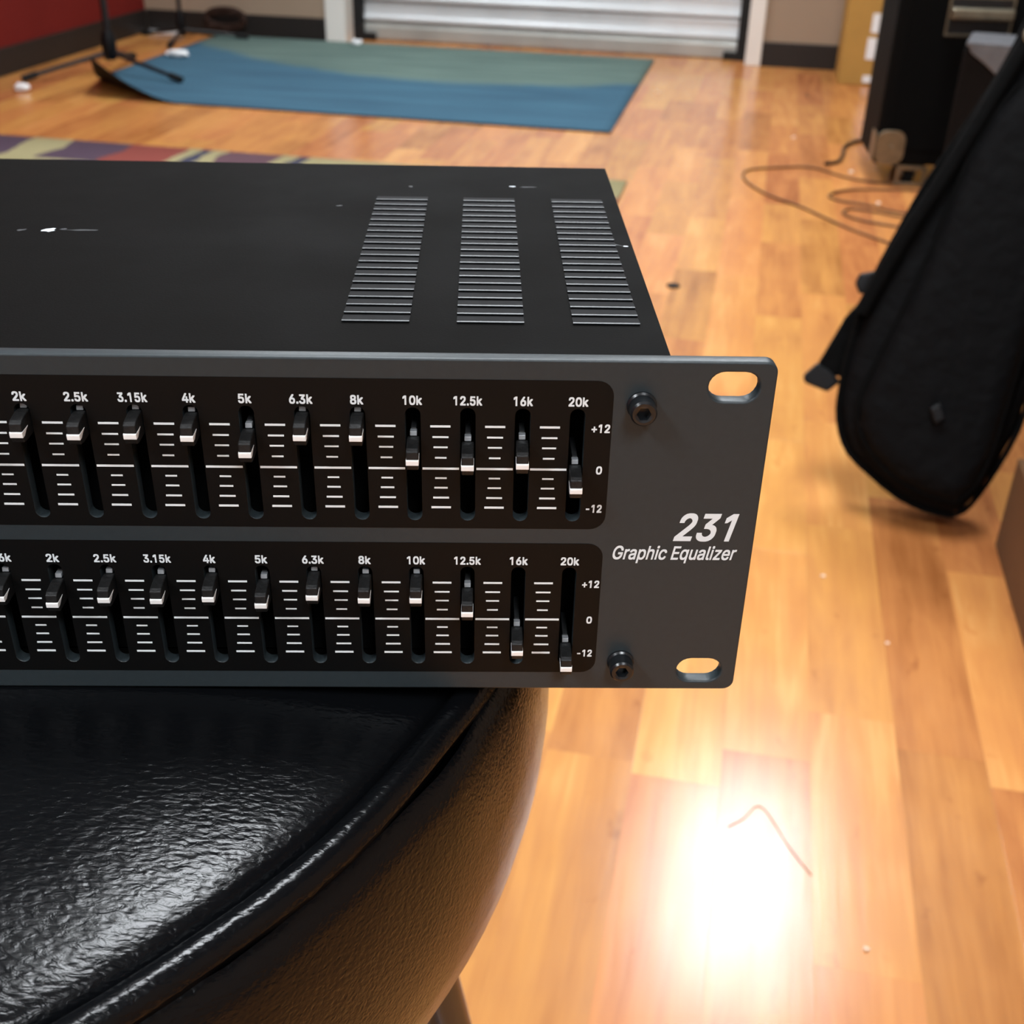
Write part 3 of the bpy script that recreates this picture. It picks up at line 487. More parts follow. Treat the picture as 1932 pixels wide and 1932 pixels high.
    'Graphic Equalizer': ['269,-7 225,-3 185,7 149,25 118,49 91,79 69,116 53,157 43,203 40,254 43,305 53,352 69,393 91,429 117,459 149,484 184,501 223,512 265,516 291,514 316,510 340,504 363,494 384,483 403,469 421,453 436,436 449,416 460,395 468,373 474,349 408,349 402,365 395,379 387,393 378,406 368,417 356,427 344,436 330,443 315,448 300,453 283,455 265,456 236,453 209,445 183,432 160,414 141,392 125,364 113,332 106,295 103,254 106,213 113,177 125,145 141,117 161,95 184,76 210,63 238,56 269,53 296,55 322,61 345,71 365,85 382,102 396,123 407,147 413,173 415,202 434,199 283,199 283,256 478,256 478,200 475,160 466,124 451,91 431,62 406,38 377,19 344,5 308,-4', '573,0 573,379 632,379 632,321 636,321 645,339 657,354 673,367 691,377 711,383 733,385 750,384 764,384 764,322 750,324 727,326 710,324 694,321 679,315 666,306 655,296 646,284 639,269 635,254 634,237 634,0', '939,-9 916,-7 894,-3 874,5 856,15 840,29 827,45 817,63 812,84 810,108 811,128 816,146 823,161 832,174 844,184 857,193 872,200 888,206 905,211 958,220 1013,227 1045,235 1055,255 1055,257 1054,272 1051,285 1046,297 1039,307 1030,315 1019,322 1006,327 992,330 975,331 958,330 942,327 929,322 897,301 879,274 820,291 831,313 843,331 858,346 875,358 893,368 912,375 933,380 953,383 973,384 1018,379 1035,375 1050,369 1065,360 1079,350 1091,336 1102,320 1110,301 1114,278 1116,251 1116,0 1056,0 1056,52 1052,52 1031,25 1021,16 1009,8 995,1 978,-4 960,-7', '950,45 971,47 991,51 1007,59 1022,68 1034,80 1043,93 1050,108 1054,122 1055,138 1055,190 1039,182 1011,176 980,171 955,168 914,159 902,153 891,147 883,139 876,130 873,118 871,105 872,93 876,82 881,72 889,64 898,57 909,52 922,48 935,46', '1221,-143 1221,379 1281,379 1281,319 1287,319 1306,346 1315,355 1327,364 1340,373 1356,379 1375,383 1398,384 1428,382 1456,374 1482,361 1504,342 1523,320 1538,293 1550,261 1557,227 1559,189 1557,151 1550,116 1539,84 1523,57 1504,34 1482,16 1456,3 1428,-6 1398,-8 1376,-7 1357,-3 1341,4 1328,12 1316,21 1307,31 1287,59 1282,59 1282,-143', '1389,47 1411,49 1431,55 1448,66 1463,80 1475,97 1484,117 1491,139 1495,163 1497,189 1495,215 1491,239 1485,261 1475,281 1463,298 1448,311 1431,322 1411,328 1389,330 1367,328 1347,322 1330,312 1315,299 1303,282 1294,263 1287,241 1283,216 1281,189 1283,162 1287,138 1294,115 1303,95 1316,78 1330,65 1348,55 1367,49', '1707,227 1707,0 1646,0 1646,509 1707,509 1707,287 1695,287 1709,319 1725,344 1745,362 1768,374 1793,382 1820,384 1845,383 1868,377 1888,369 1906,356 1921,340 1934,321 1943,298 1948,271 1950,240 1950,0 1889,0 1889,235 1886,263 1879,286 1866,304 1849,318 1828,326 1803,329 1785,328 1769,324 1754,317 1740,308 1729,297 1719,283 1712,266 1708,248', '2056,0 2056,379 2117,379 2117,0', '2087,443 2076,444 2066,448 2057,455 2050,463 2046,472 2044,483 2046,494 2050,504 2057,512 2066,518 2076,522 2087,524 2098,522 2108,518 2117,512 2124,504 2128,494 2129,483 2128,472 2124,463 2117,455 2108,448 2098,444', '2377,-8 2344,-5 2314,3 2286,16 2262,35 2242,58 2226,85 2214,116 2206,150 2204,187 2206,225 2214,260 2226,291 2242,318 2262,341 2286,360 2314,374 2344,382 2377,384 2395,384 2413,381 2430,377 2446,371 2461,364 2475,356 2488,346 2499,335 2510,322 2518,308 2526,293 2531,277 2473,262 2460,289 2440,311 2412,325 2377,330 2353,328 2333,321 2315,310 2300,296 2288,278 2278,258 2271,236 2267,212 2266,187 2267,163 2271,139 2278,117 2288,97 2300,80 2315,66 2333,55 2353,49 2377,46 2412,52 2440,66 2461,89 2474,117 2533,102 2527,86 2520,70 2511,56 2501,43 2489,32 2476,21 2462,12 2447,5 2430,-1 2413,-5 2395,-7', '2813,0 2813,509 3126,509 3126,452 2878,452 2878,286 3109,286 3109,229 2878,229 2878,57 3128,57 3128,0', '3544,-143 3482,-143 3482,59 3478,59 3459,31 3449,21 3438,12 3424,4 3408,-3 3389,-7 3367,-8 3337,-6 3309,3 3283,16 3261,34 3242,57 3226,84 3215,116 3208,151 3206,189 3208,227 3215,261 3227,293 3242,320 3261,342 3284,361 3309,374 3337,382 3367,384 3390,383 3409,379 3425,373 3438,364 3450,355 3459,346 3478,319 3484,319 3484,379 3544,379', '3376,47 3398,49 3418,55 3435,65 3450,78 3462,95 3471,115 3478,138 3482,162 3483,189 3482,216 3478,241 3471,263 3462,282 3450,299 3435,312 3418,322 3398,328 3376,330 3354,328 3334,322 3316,311 3302,298 3290,281 3280,261 3273,239 3269,215 3268,189 3269,163 3273,139 3280,117 3290,97 3302,80 3317,66 3334,55 3354,49', '3778,-5 3754,-3 3731,2 3711,11 3693,23 3678,39 3665,59 3656,82 3651,109 3649,139 3649,379 3710,379 3710,144 3712,117 3720,94 3733,75 3750,61 3771,53 3796,50 3814,51 3830,55 3845,62 3859,71 3870,83 3879,97 3886,113 3891,132 3892,153 3892,379 3953,379 3953,0 3894,0 3894,92 3903,92 3890,60 3873,35 3853,17 3830,5 3806,-3', '4166,-9 4143,-7 4121,-3 4101,5 4082,15 4067,29 4054,45 4044,63 4038,84 4037,108 4038,128 4042,146 4049,161 4059,174 4070,184 4084,193 4099,200 4114,206 4131,211 4184,220 4240,227 4271,235 4282,255 4282,257 4281,272 4278,285 4273,297 4266,307 4257,315 4246,322 4233,327 4218,330 4202,331 4185,330 4169,327 4155,322 4124,301 4106,274 4047,291 4057,313 4070,331 4085,346 4101,358 4120,368 4139,375 4159,380 4180,383 4200,384 4245,379 4261,375 4277,369 4292,360 4306,350 4318,336 4328,320 4336,301 4341,278 4343,251 4343,0 4283,0 4283,52 4279,52 4258,25 4248,16 4236,8 4221,1 4205,-4 4187,-7', '4177,45 4198,47 4217,51 4234,59 4248,68 4260,80 4270,93 4276,108 4280,122 4282,138 4282,190 4266,182 4237,176 4206,171 4182,168 4140,159 4128,153 4118,147 4110,139 4103,130 4099,118 4098,105 4099,93 4102,82 4108,72 4116,64 4125,57 4136,52 4148,48 4162,46', '4535,-2 4508,0 4486,8 4469,20 4457,37 4450,59 4448,84 4448,509 4509,509 4509,99 4510,83 4512,71 4516,62 4521,57 4530,53 4541,52 4556,53 4565,54 4576,3 4557,-1', '4637,0 4637,379 4698,379 4698,0', '4668,443 4657,444 4647,448 4638,455 4631,463 4627,472 4626,483 4627,494 4631,504 4638,512 4647,518 4657,522 4668,524 4679,522 4689,518 4698,512 4705,504 4709,494 4711,483 4709,472 4705,463 4698,455 4689,448 4679,444', '4793,0 4793,46 5005,320 5005,323 4799,323 4799,379 5084,379 5084,331 4877,60 4877,56 5090,56 5090,0', '5343,-8 5308,-5 5277,3 5248,16 5224,35 5203,58 5187,85 5175,116 5168,150 5166,187 5168,224 5175,258 5187,290 5203,317 5223,340 5247,359 5274,373 5304,382 5337,384 5357,383 5377,380 5397,374 5416,366 5434,355 5451,341 5465,324 5478,305 5489,282 5496,256 5501,227 5503,194 5503,169 5206,169 5206,221 5469,221 5441,202 5440,226 5436,248 5429,269 5420,286 5408,301 5394,314 5377,323 5358,328 5337,330 5315,328 5295,323 5278,313 5263,301 5250,286 5240,270 5233,251 5229,231 5227,211 5227,178 5229,151 5234,127 5242,106 5253,88 5266,73 5283,61 5301,53 5321,48 5344,46 5359,47 5372,49 5385,53 5397,58 5407,65 5417,73 5425,82 5432,93 5437,105 5496,91 5489,72 5479,55 5467,39 5451,26 5434,14 5414,4 5392,-3 5369,-7', '5588,0 5588,379 5647,379 5647,321 5651,321 5660,339 5672,354 5688,367 5706,377 5726,383 5748,385 5765,384 5779,384 5779,322 5765,324 5742,326 5725,324 5709,321 5694,315 5681,306 5670,296 5661,284 5654,269 5650,254 5649,237 5649,0'],
}

def text_mesh(body, bold=0.0, shear=0.0, space=1.0):
    loops = []
    for lp in GLYPHS[body]:
        pts = [tuple(float(c) / 1000 for c in q.split(',')) for q in lp.split()]
        xs = [p[0] for p in pts]; ys = [p[1] for p in pts]
        if max(ys) < 0.13 and min(ys) > -0.01 and max(xs) - min(xs) > 0.25: continue      # plain figure 1, without a foot serif
        ar = sum(pts[i][0] * pts[(i + 1) % len(pts)][1] - pts[(i + 1) % len(pts)][0] * pts[i][1] for i in range(len(pts))) / 2
        loops.append((pts, ar))
    sgn = max(loops, key=lambda l: abs(l[1]))[1]
    solid = [l[0] for l in loops if l[1] * sgn > 0]; hole = [l[0] for l in loops if l[1] * sgn <= 0]
    def inside(p, poly):
        r = False
        for i in range(len(poly)):
            (x0, y0), (x1, y1) = poly[i], poly[i - 1]
            if (y0 > p[1]) != (y1 > p[1]) and p[0] < (x1 - x0) * (p[1] - y0) / (y1 - y0) + x0: r = not r
        return r
    from mathutils.geometry import tessellate_polygon
    vs = []; fs = []
    steps = [(0.0, 0.0)] + ([(bold * i, bold * j) for i, j in ((-1, -1), (-1, 0), (-1, 1), (0, 1), (1, 1), (1, 0), (1, -1), (0, -1))] if bold else [])
    lay = 0
    for sl in solid:
        polys = [sl] + [h for h in hole if inside(h[0], sl)]
        flat = [p for lp in polys for p in lp]
        tris = tessellate_polygon([[Vector((p[0], p[1], 0)) for p in lp] for lp in polys])
        for dx, dy in steps:        # overprinted to thicken the strokes
            b0 = len(vs); lay += 1
            vs += [(p[0] + dx + shear * (p[1] + dy), p[1] + dy, (lay % 40) * 1.0) for p in flat]
            fs += [(t[0] + b0, t[1] + b0, t[2] + b0) for t in tris]
    return mesh_from('print_' + body, vs, fs)

def text_fit(name, body, x0, x1, z0, z1, y, mat, parent, bold=0.02, shear=0.0, space=1.0):
    """print the text so that its ink exactly fills the box x0..x1, z0..z1 on the plane y"""
    me = text_mesh(body, bold, shear, space)
    xs = [v.co.x for v in me.vertices]; ys = [v.co.y for v in me.vertices]
    ax, bx, ay, by = min(xs), max(xs), min(ys), max(ys)
    sx = (x1 - x0) / (bx - ax); sy = (z1 - z0) / (by - ay)
    for v in me.vertices:
        c = v.co.copy()
        v.co = (x0 + (c.x - ax) * sx, y - 0.00004 - c.z * 1.5e-6, z0 + (c.y - ay) * sy)
    return obj(name, me, mat, parent)

# ------------------------------------------------------------------ the setting
def struct(name, me, mat, **kw):
    o = obj(name, me, mat); o['kind'] = 'structure'
    return o

b = MB(); b.rbox(U_FRONT - 0.1, U_BACK + 0.35, V_LEFT - 0.1, V_RIGHT + 0.1, -0.06, -0.008)
floor = struct('floor', b.mesh('floor'), M['subfloor'])
floor['label'] = 'orange brown laminate floor of long two strip boards'

def to_px(p):
    d = p - CAMLOC
    z = -d.dot(CB)
    if z < 0.05: return None
    return 966 + FPX * d.dot(CR) / z, 966 - FPX * d.dot(CU) / z, z

# strips are 100 mm wide, seams at v = 0.037 + k * 0.1
KNOWN = {-1: 0.78, 0: 1.305, 1: 0.558, 2: 0.891}
planks = []
k = -31
while 0.037 + k * 0.1 < V_RIGHT:
    v0 = max(V_LEFT, 0.037 + k * 0.1); v1 = min(V_RIGHT, 0.137 + k * 0.1)
    r2 = random.Random(1000 + k)
    j0 = KNOWN.get(k, r2.uniform(0, 0.6))
    js = [j0]; u = j0
    while u < U_BACK + 0.25:
        u += r2.choice([0.38, 0.46, 0.55, 0.62, 0.7]); js.append(u)
    u = j0
    while u > U_FRONT:
        u -= r2.choice([0.38, 0.46, 0.55, 0.62, 0.7]); js.insert(0, u)
    for a, c in zip(js[:-1], js[1:]):
        a = max(a, U_FRONT); c = min(c, U_BACK + 0.3)
        if c - a > 0.03 and v1 - v0 > 0.01:
            planks.append((a, c, v0, v1, r2.random()))
    k += 1
def plank_area(pl):
    a, c, v0, v1, t = pl
    q = [to_px(RV(u, v)) for u, v in ((a, v0), (a, v1), (c, v1), (c, v0))]
    if any(x is None for x in q): return 0
    cx = sum(x[0] for x in q) / 4; cy = sum(x[1] for x in q) / 4
    if not (-60 < cx < 1990 and -20 < cy < 2050): return 0
    if cx < 1180 and 330 < cy < 1290: return 0            # behind the equaliser
    if cx < 960 and cy > 1250 and cx + (cy - 1250) * 0.33 < 940: return 0   # behind the stool
    s = 0
    for i in range(4):
        x0, y0, _ = q[i]; x1, y1, _ = q[(i + 1) % 4]; s += x0 * y1 - x1 * y0
    return abs(s) / 2
def plank_into(mb, pl):
    a, c, v0, v1, t = pl
    g = 0.00003; e = 0.0002; h = -0.00005
    a += g; c -= g; v0 += g; v1 -= g
    o = [RV(a, v0, h), RV(a, v1, h), RV(c, v1, h), RV(c, v0, h)]
    i = [RV(a + e, v0 + e, 0), RV(a + e, v1 - e, 0), RV(c - e, v1 - e, 0), RV(c - e, v0 + e, 0)]
    d = [RV(a, v0, -0.008), RV(a, v1, -0.008), RV(c, v1, -0.008), RV(c, v0, -0.008)]
    mb.add(o + i + d, [(4, 7, 6, 5)] + [(j, (j + 1) % 4, 4 + (j + 1) % 4, 4 + j) for j in range(4)] + [(8 + j, 8 + (j + 1) % 4, (j + 1) % 4, j) for j in range(4)])
def plank_mesh(pls):
    mb = MB(); tv = []
    for p in pls:
        plank_into(mb, p); tv += [p[4]] * 9
    me = mb.mesh('plank')
    at = me.attributes.new('tint', 'FLOAT', 'FACE')
    for i, t in enumerate(tv): at.data[i].value = t
    return me
ranked = sorted(planks, key=plank_area, reverse=True)
near = [p for p in ranked[:290] if plank_area(p) > 60]
near_set = set(near)
for p in near:
    obj('plank', plank_mesh([p]), M['floor'], floor)
rest = obj('plank_field', plank_mesh([p for p in planks if p not in near_set]), M['floor'], floor)
rest['kind'] = 'stuff'

WT = 0.12
V_OPL, V_OPR = -2.0, -0.1      # the clear opening between the white posts
b = MB()
b.rbox(U_BACK, U_BACK + WT, V_LEFT - WT, V_OPL - 0.1, 0, H_CEIL)
b.rbox(U_BACK, U_BACK + WT, V_OPR + 0.07, V_RIGHT + WT, 0, H_CEIL)
b.rbox(U_BACK, U_BACK + WT, V_OPL - 0.1, V_OPR + 0.07, 2.3, H_CEIL)
struct('wall_back', b.mesh('wall_back'), M['wall_tan'])
b = MB(); b.rbox(U_FRONT, U_BACK, V_LEFT - WT, V_LEFT, 0, H_CEIL)
struct('wall_left', b.mesh('wall_left'), M['wall_red'])
b = MB(); b.rbox(U_FRONT, U_BACK, V_RIGHT, V_RIGHT + WT, 0, H_CEIL)
struct('wall_right', b.mesh('wall_right'), M['wall_tan'])
b = MB(); b.rbox(U_FRONT - WT, U_FRONT, V_LEFT - WT, V_RIGHT + WT, 0, H_CEIL)
struct('wall_front', b.mesh('wall_front'), M['wall_pale'])
b = MB(); b.rbox(U_FRONT - WT, U_BACK + 0.35, V_LEFT - WT, V_RIGHT + WT, H_CEIL, H_CEIL + 0.08)
struct('ceiling', b.mesh('ceiling'), M['ceiling'])
# back of the door recess
b = MB(); b.rbox(U_DOOR + 0.06, U_DOOR + 0.12, V_OPL - 0.3, V_OPR + 0.3, 0, H_CEIL)
b.rbox(U_BACK + WT, U_DOOR + 0.06, V_OPL - 0.3, V_OPL - 0.1, 0, H_CEIL)
b.rbox(U_BACK + WT, U_DOOR + 0.06, V_OPR + 0.07, V_OPR + 0.3, 0, H_CEIL)
struct('wall_recess', b.mesh('wall_recess'), M['wall_tan'])
def baseboard(name, fn):
    b = MB(); fn(b)
    struct(name, b.mesh(name, bevel=0.003), M['base_black'])
BH = 0.105
baseboard('baseboard_back_left', lambda b: b.rbox(U_BACK - 0.008, U_BACK, V_LEFT + 0.008, V_OPL - 0.1, 0, BH))
baseboard('baseboard_back_right', lambda b: b.rbox(U_BACK - 0.008, U_BACK, V_OPR + 0.07, V_RIGHT, 0, BH))
baseboard('baseboard_left', lambda b: b.rbox(U_FRONT, U_BACK - 0.008, V_LEFT, V_LEFT + 0.008, 0, BH))
baseboard('baseboard_right', lambda b: b.rbox(U_FRONT, U_BACK - 0.008, V_RIGHT - 0.008, V_RIGHT, 0, BH))
# white door posts
for nm, va, vb in (('trim_1', V_OPL - 0.1, V_OPL), ('trim_2', V_OPR, V_OPR + 0.07)):
    b = MB(); b.rbox(U_BACK - 0.02, U_DOOR - 0.01, va, vb, 0, 2.3)
    t = struct(nm, b.mesh(nm, bevel=0.004), M['white_trim'])
b = MB(); b.rbox(U_BACK - 0.02, U_DOOR - 0.01, V_OPL, V_OPR, 2.2, 2.3)
struct('trim_3', b.mesh('trim_3', bevel=0.004), M['white_trim'])

# roller door: curved interlocking slats, bottom bar, guide tracks
door = empty('door_1', RV(U_DOOR, -1.05, 0)); door['kind'] = 'structure'
door['label'] = 'closed grey metal roller door between two white posts'
va, vb = V_OPL + 0.045, V_OPR - 0.04
b = MB()
prof = [(0.0, 0.03), (-0.004, 0.005), (-0.022, 0.0), (-0.026, 0.006), (-0.024, 0.02), (-0.012, 0.075), (-0.008, 0.1), (-0.016, 0.108), (-0.004, 0.112), (0.004, 0.112), (0.004, 0.03)]
def slat_mesh(prof, name, z0):
    vs = [RV(U_DOOR + du, va, z0 + dz) for du, dz in prof] + [RV(U_DOOR + du, vb, z0 + dz) for du, dz in prof]
    n = len(prof)
    fs = [(i, (i + 1) % n, n + (i + 1) % n, n + i) for i in range(n)] + [tuple(range(n)), tuple(range(2 * n - 1, n - 1, -1))]
    return fix_normals(mesh_from(name, vs, fs))
bar = [(0.004, 0.004), (-0.03, 0.004), (-0.032, 0.012), (-0.031, 0.060), (-0.027, 0.068), (-0.014, 0.072), (-0.010, 0.082), (0.004, 0.082)]
obj('bottom_bar', slat_mesh(bar, 'bottom_bar', 0.0), M['shutter_bar'], door)
# one slat: shallow dished face, bright rolled lip at the top, dark joint below
sp = [(0.004, 0.0), (-0.006, 0.0), (-0.020, 0.004), (-0.0265, 0.011), (-0.024, 0.021), (-0.013, 0.032), (-0.010, 0.05), (-0.009, 0.078), (-0.005, 0.088), (0.004, 0.088)]
sm = slat_mesh(sp, 'slat', 0.0)
for i in range(23):
    obj('slat', sm, M['shutter'], door, loc=(0, 0, 0.084 + i * 0.0925))
for va2, vb2 in ((V_OPL + 0.001, V_OPL + 0.05), (V_OPR - 0.045, V_OPR - 0.001)):
    b = MB(); b.rbox(U_DOOR - 0.06, U_DOOR - 0.034, va2, vb2, 0, 2.25); b.rbox(U_DOOR + 0.006, U_DOOR + 0.03, va2, vb2, 0, 2.25)
    obj('guide_track', b.mesh('guide_track'), M['track'], door)
    vm = vb2 - 0.01 if va2 < -1 else va2 - 0.06
    b = MB(); b.rbox(U_DOOR - 0.058, U_DOOR - 0.034, vm, vm + 0.07, 0.0, 0.035)
    obj('track_foot', b.mesh('track_foot', bevel=0.004), M['track'], door)

# ceiling light troffers
ft = MB(); fw, fl_ = 0.28, 0.55
names = ['recessed ceiling light panel above the bare floor beyond the equaliser', 'recessed ceiling light panel above the stool',
         'added ceiling light panel brightening the blue rug end of the room', 'added ceiling fill light behind the viewer on the right', 'added ceiling fill light behind the viewer on the left']
for i, (u, v) in enumerate(LIGHTS):
    t = empty('ceiling_light', RV(u, v, H_CEIL))
    tag(t, names[i], 'ceiling light', 'ceiling light panels')
    b = MB()
    for a in ((u - fl_, u + fl_, v - fw, v - fw + 0.02), (u - fl_, u + fl_, v + fw - 0.02, v + fw), (u - fl_, u - fl_ + 0.02, v - fw + 0.02, v + fw - 0.02), (u + fl_ - 0.02, u + fl_, v - fw + 0.02, v + fw - 0.02)):
        b.rbox(*a, H_CEIL - 0.02, H_CEIL - 0.0005)
    obj('frame', b.mesh('frame'), M['troffer_frame'], t)
    b = MB(); b.rbox(u - fl_ + 0.02, u + fl_ - 0.02, v - fw + 0.02, v + fw - 0.02, H_CEIL - 0.012, H_CEIL - 0.0005)
    obj('diffuser', b.mesh('diffuser'), M['diffuser'], t)

# ------------------------------------------------------------------ stool
SC = (-0.276, 0.089); ZS = 0.7417
stool = empty('bar_stool', (SC[0], SC[1], 0))
tag(stool, 'round black leather bar stool carrying the equaliser', 'stool')
prof = [(0.0005, 0.0), (0.06, 0.0), (0.12, 0.0)] + [(0.13 + 0.087 * t, -0.19 * 0.087 / 2.6 * t ** 2.6) for t in [k / 12 for k in range(13)]] + [(0.2192, -0.0076), (0.2208, -0.0105), (0.2216, -0.016), (0.2218, -0.024)]
b = MB(); b.lathe([(r, ZS + z) for r, z in prof], 128, SC)
obj('seat_top', b.mesh('seat_top', smooth=True), M['leather'], stool)
b = MB()
pr = [(0.2265 + 0.0042 * math.cos(a), ZS - 0.0085 + 0.0045 * math.sin(a)) for a in [2 * math.pi * k / 12 for k in range(13)]]
b.lathe(pr, 128, SC)
me = b.mesh('piping', smooth=True)
for v_ in me.vertices:      # the welt wanders a little
    a = math.atan2(v_.co.y - SC[1], v_.co.x - SC[0])
    d = 0.0009 * math.sin(5 * a + 1) + 0.0005 * math.sin(17 * a)
    v_.co.x += d * math.cos(a); v_.co.y += d * math.sin(a); v_.co.z += 0.0006 * math.sin(9 * a)
obj('piping', me, M['leather'], stool)
prof = [(0.222, -0.024), (0.2270, -0.0145), (0.2295, -0.0110), (0.2315, -0.0125), (0.2337, -0.020), (0.2352, -0.034), (0.2362, -0.048), (0.2362, -0.062), (0.2350, -0.076), (0.2325, -0.088), (0.228, -0.097), (0.220, -0.103), (0.19, -0.104)]
b = MB(); b.lathe([(r, ZS + z) for r, z in prof], 128, SC)
me = b.mesh('side_band', smooth=True)
for v_ in me.vertices:      # gathered leather: slight ripples just under the welt
    a = math.atan2(v_.co.y - SC[1], v_.co.x - SC[0]); h = (v_.co.z - ZS)
    w = max(0.0, 1 - abs(h + 0.02) / 0.03)
    d = w * (0.0006 * math.sin(23 * a) + 0.0004 * math.sin(41 * a + 2))
    v_.co.x += d * math.cos(a); v_.co.y += d * math.sin(a)
obj('side_band', me, M['leather'], stool)
b = MB(); b.lathe([(0.0005, ZS - 0.108), (0.20, ZS - 0.108), (0.205, ZS - 0.112), (0.205, ZS - 0.125), (0.0005, ZS - 0.125)], 64, SC)
obj('seat_plate', b.mesh('seat_plate', smooth=True), M['black_metal'], stool)
for q in range(4):
    a = math.radians(11 + 90 * q); c, s_ = math.cos(a), math.sin(a)
    pts = [(SC[0] + c * r, SC[1] + s_ * r, z) for r, z in ((0.10, ZS - 0.125), (0.155, ZS - 0.128), (0.172, ZS - 0.145), (0.20, 0.45), (0.27, 0.012))]
    b = MB(); b.tube(curve_smooth(pts, 6), 0.0125, 14)
    lg = obj('leg', b.mesh('leg', smooth=True), M['chrome_dark'], stool)
    b = MB(); b.lathe([(0.0005, 0), (0.016, 0), (0.016, 0.025), (0.013, 0.03)], 16, (pts[-1][0], pts[-1][1]))
    obj('foot_cap', b.mesh('foot_cap', smooth=True), M['rubber'], lg)
b = MB()
ring = [(SC[0] + 0.226 * math.cos(t), SC[1] + 0.226 * math.sin(t), 0.27) for t in [2 * math.pi * k / 48 for k in range(49)]]
b.tube(ring, 0.009, 10, caps=False)
obj('foot_ring', b.mesh('foot_ring', smooth=True), M['chrome_dark'], stool)

# ------------------------------------------------------------------ graphic equaliser
ZP = 0.83                      # top edge of the front panel; x = 0 at its right edge, y = 0 its face
def mm(v): return v / 1000.0
PW, PH, PT = 0.4826, 0.0881, 0.0036
eq = empty('graphic_equalizer', (-PW / 2, 0.08, ZP - PH))
tag(eq, 'dark grey rack mount graphic equaliser with two rows of sliders, lying on the stool', 'equalizer')
A0, PITCH = 42.44, 11.935
cols = [-(A0 + k * PITCH) for k in range(31)]
ROWDZ = -40.76
slotw = 3.4
def slot_loop(x, zt, zb, w):
    r = w / 2; pts = []
    for k in range(9):
        a = math.pi * k / 8; pts.append((mm(x + r * math.cos(a)), ZP + mm(zt - r + r * math.sin(a))))
    for k in range(9):
        a = math.pi + math.pi * k / 8; pts.append((mm(x + r * math.cos(a)), ZP + mm(zb + r + r * math.sin(a))))
    return pts
slots = [[slot_loop(x, -11.3 + dz, -39.6 + dz, slotw) for x in cols] for dz in (0, ROWDZ)]
def rack_slot(x, z, w=11.1, h=6.9):
    r = h / 2; pts = []
    for sx, a0 in ((1, -90), (-1, 90)):
        for k in range(11):
            a = math.radians(a0 + 180 * k / 10)
            pts.append((mm(x + sx * (w / 2 - r) + r * math.cos(a)), ZP + mm(z + r * math.sin(a))))
    return pts
holes = slots[0] + slots[1] + [rack_slot(x, z) for x in (-9.05, -482.6 + 9.05) for z in (-5.85, -82.1)]
me = plate('front_panel', rrect(-PW, 0, ZP - PH, ZP, 0.0026), holes, PT, bevel=0.0005)
obj('front_panel', me, M['panel'], eq)
for i, (zt, zb) in enumerate(((-4.65, -41.6), (-45.55, -82.8))):
    me = plate('slider_field', rrect(mm(cols[-1] - 9), mm(-34.9), ZP + mm(zb), ZP + mm(zt), 0.0036), slots[i], 0.00008, y0=-0.00008)
    obj('slider_field', me, M['window'], eq)
# chassis: open fronted folded sheet box
cx0, cx1, cy1 = -0.4601, -0.0225, 0.1665
ct, cb_ = ZP - 0.001, ZP - 0.0865
b = MB()
b.box(cx0, cx1, PT, cy1, ct - 0.0012, ct)
b.box(cx0, cx0 + 0.0012, PT, cy1, cb_, ct - 0.0012); b.box(cx1 - 0.0012, cx1, PT, cy1, cb_, ct - 0.0012)
b.box(cx0, cx1, cy1 - 0.0012, cy1, cb_, ct - 0.0012); b.box(cx0, cx1, PT, cy1, cb_ - 0.0012, cb_)
chassis = obj('chassis', b.mesh('chassis'), M['chassis'], eq)
b = MB(); b.box(cx0 + 0.002, cx1 - 0.002, 0.013, 0.014, cb_ + 0.001, ct - 0.002)
obj('inner_plate', b.mesh('inner_plate'), M['void'], eq)
# louvres: pressed-up slits, open towards the front
lw = 0.0154; lip = 0.00055; ld = 0.0046
lb = MB()
hw = lw / 2
lb.add([(-hw, ld, 0.00002), (hw, ld, 0.00002), (hw, 0.0, lip), (-hw, 0.0, lip), (hw, -0.00035, lip - 0.00012), (-hw, -0.00035, lip - 0.00012), (hw, -0.00035, lip - 0.0003), (-hw, -0.00035, lip - 0.0003), (hw, 0, 0), (-hw, 0, 0)],
       [(0, 1, 2, 3), (1, 8, 6, 2), (0, 3, 7, 9)], 0)
lb.add([(-hw, 0.0, lip), (hw, 0.0, lip), (hw, -0.00035, lip - 0.00012), (-hw, -0.00035, lip - 0.00012), (hw, -0.00035, lip - 0.0003), (-hw, -0.00035, lip - 0.0003)], [(0, 1, 2, 3), (3, 2, 4, 5)], 2)
lb.add([(-hw, -0.0001, lip - 0.0003), (hw, -0.0001, lip - 0.0003), (hw, -0.0001, 0), (-hw, -0.0001, 0), (-hw, -0.0005, 0.00003), (hw, -0.0005, 0.00003)], [(0, 1, 2, 3), (3, 2, 5, 4)], 1)
lm = lb.mesh('louver', mats=[M['louver'], M['void'], M['lip']])
for xc in (-87.65, -61.45, -34.85):
    for r in range(20):
        obj('louver', lm, None, chassis, loc=(mm(xc), mm(23.3 + r * 5.28), ct))
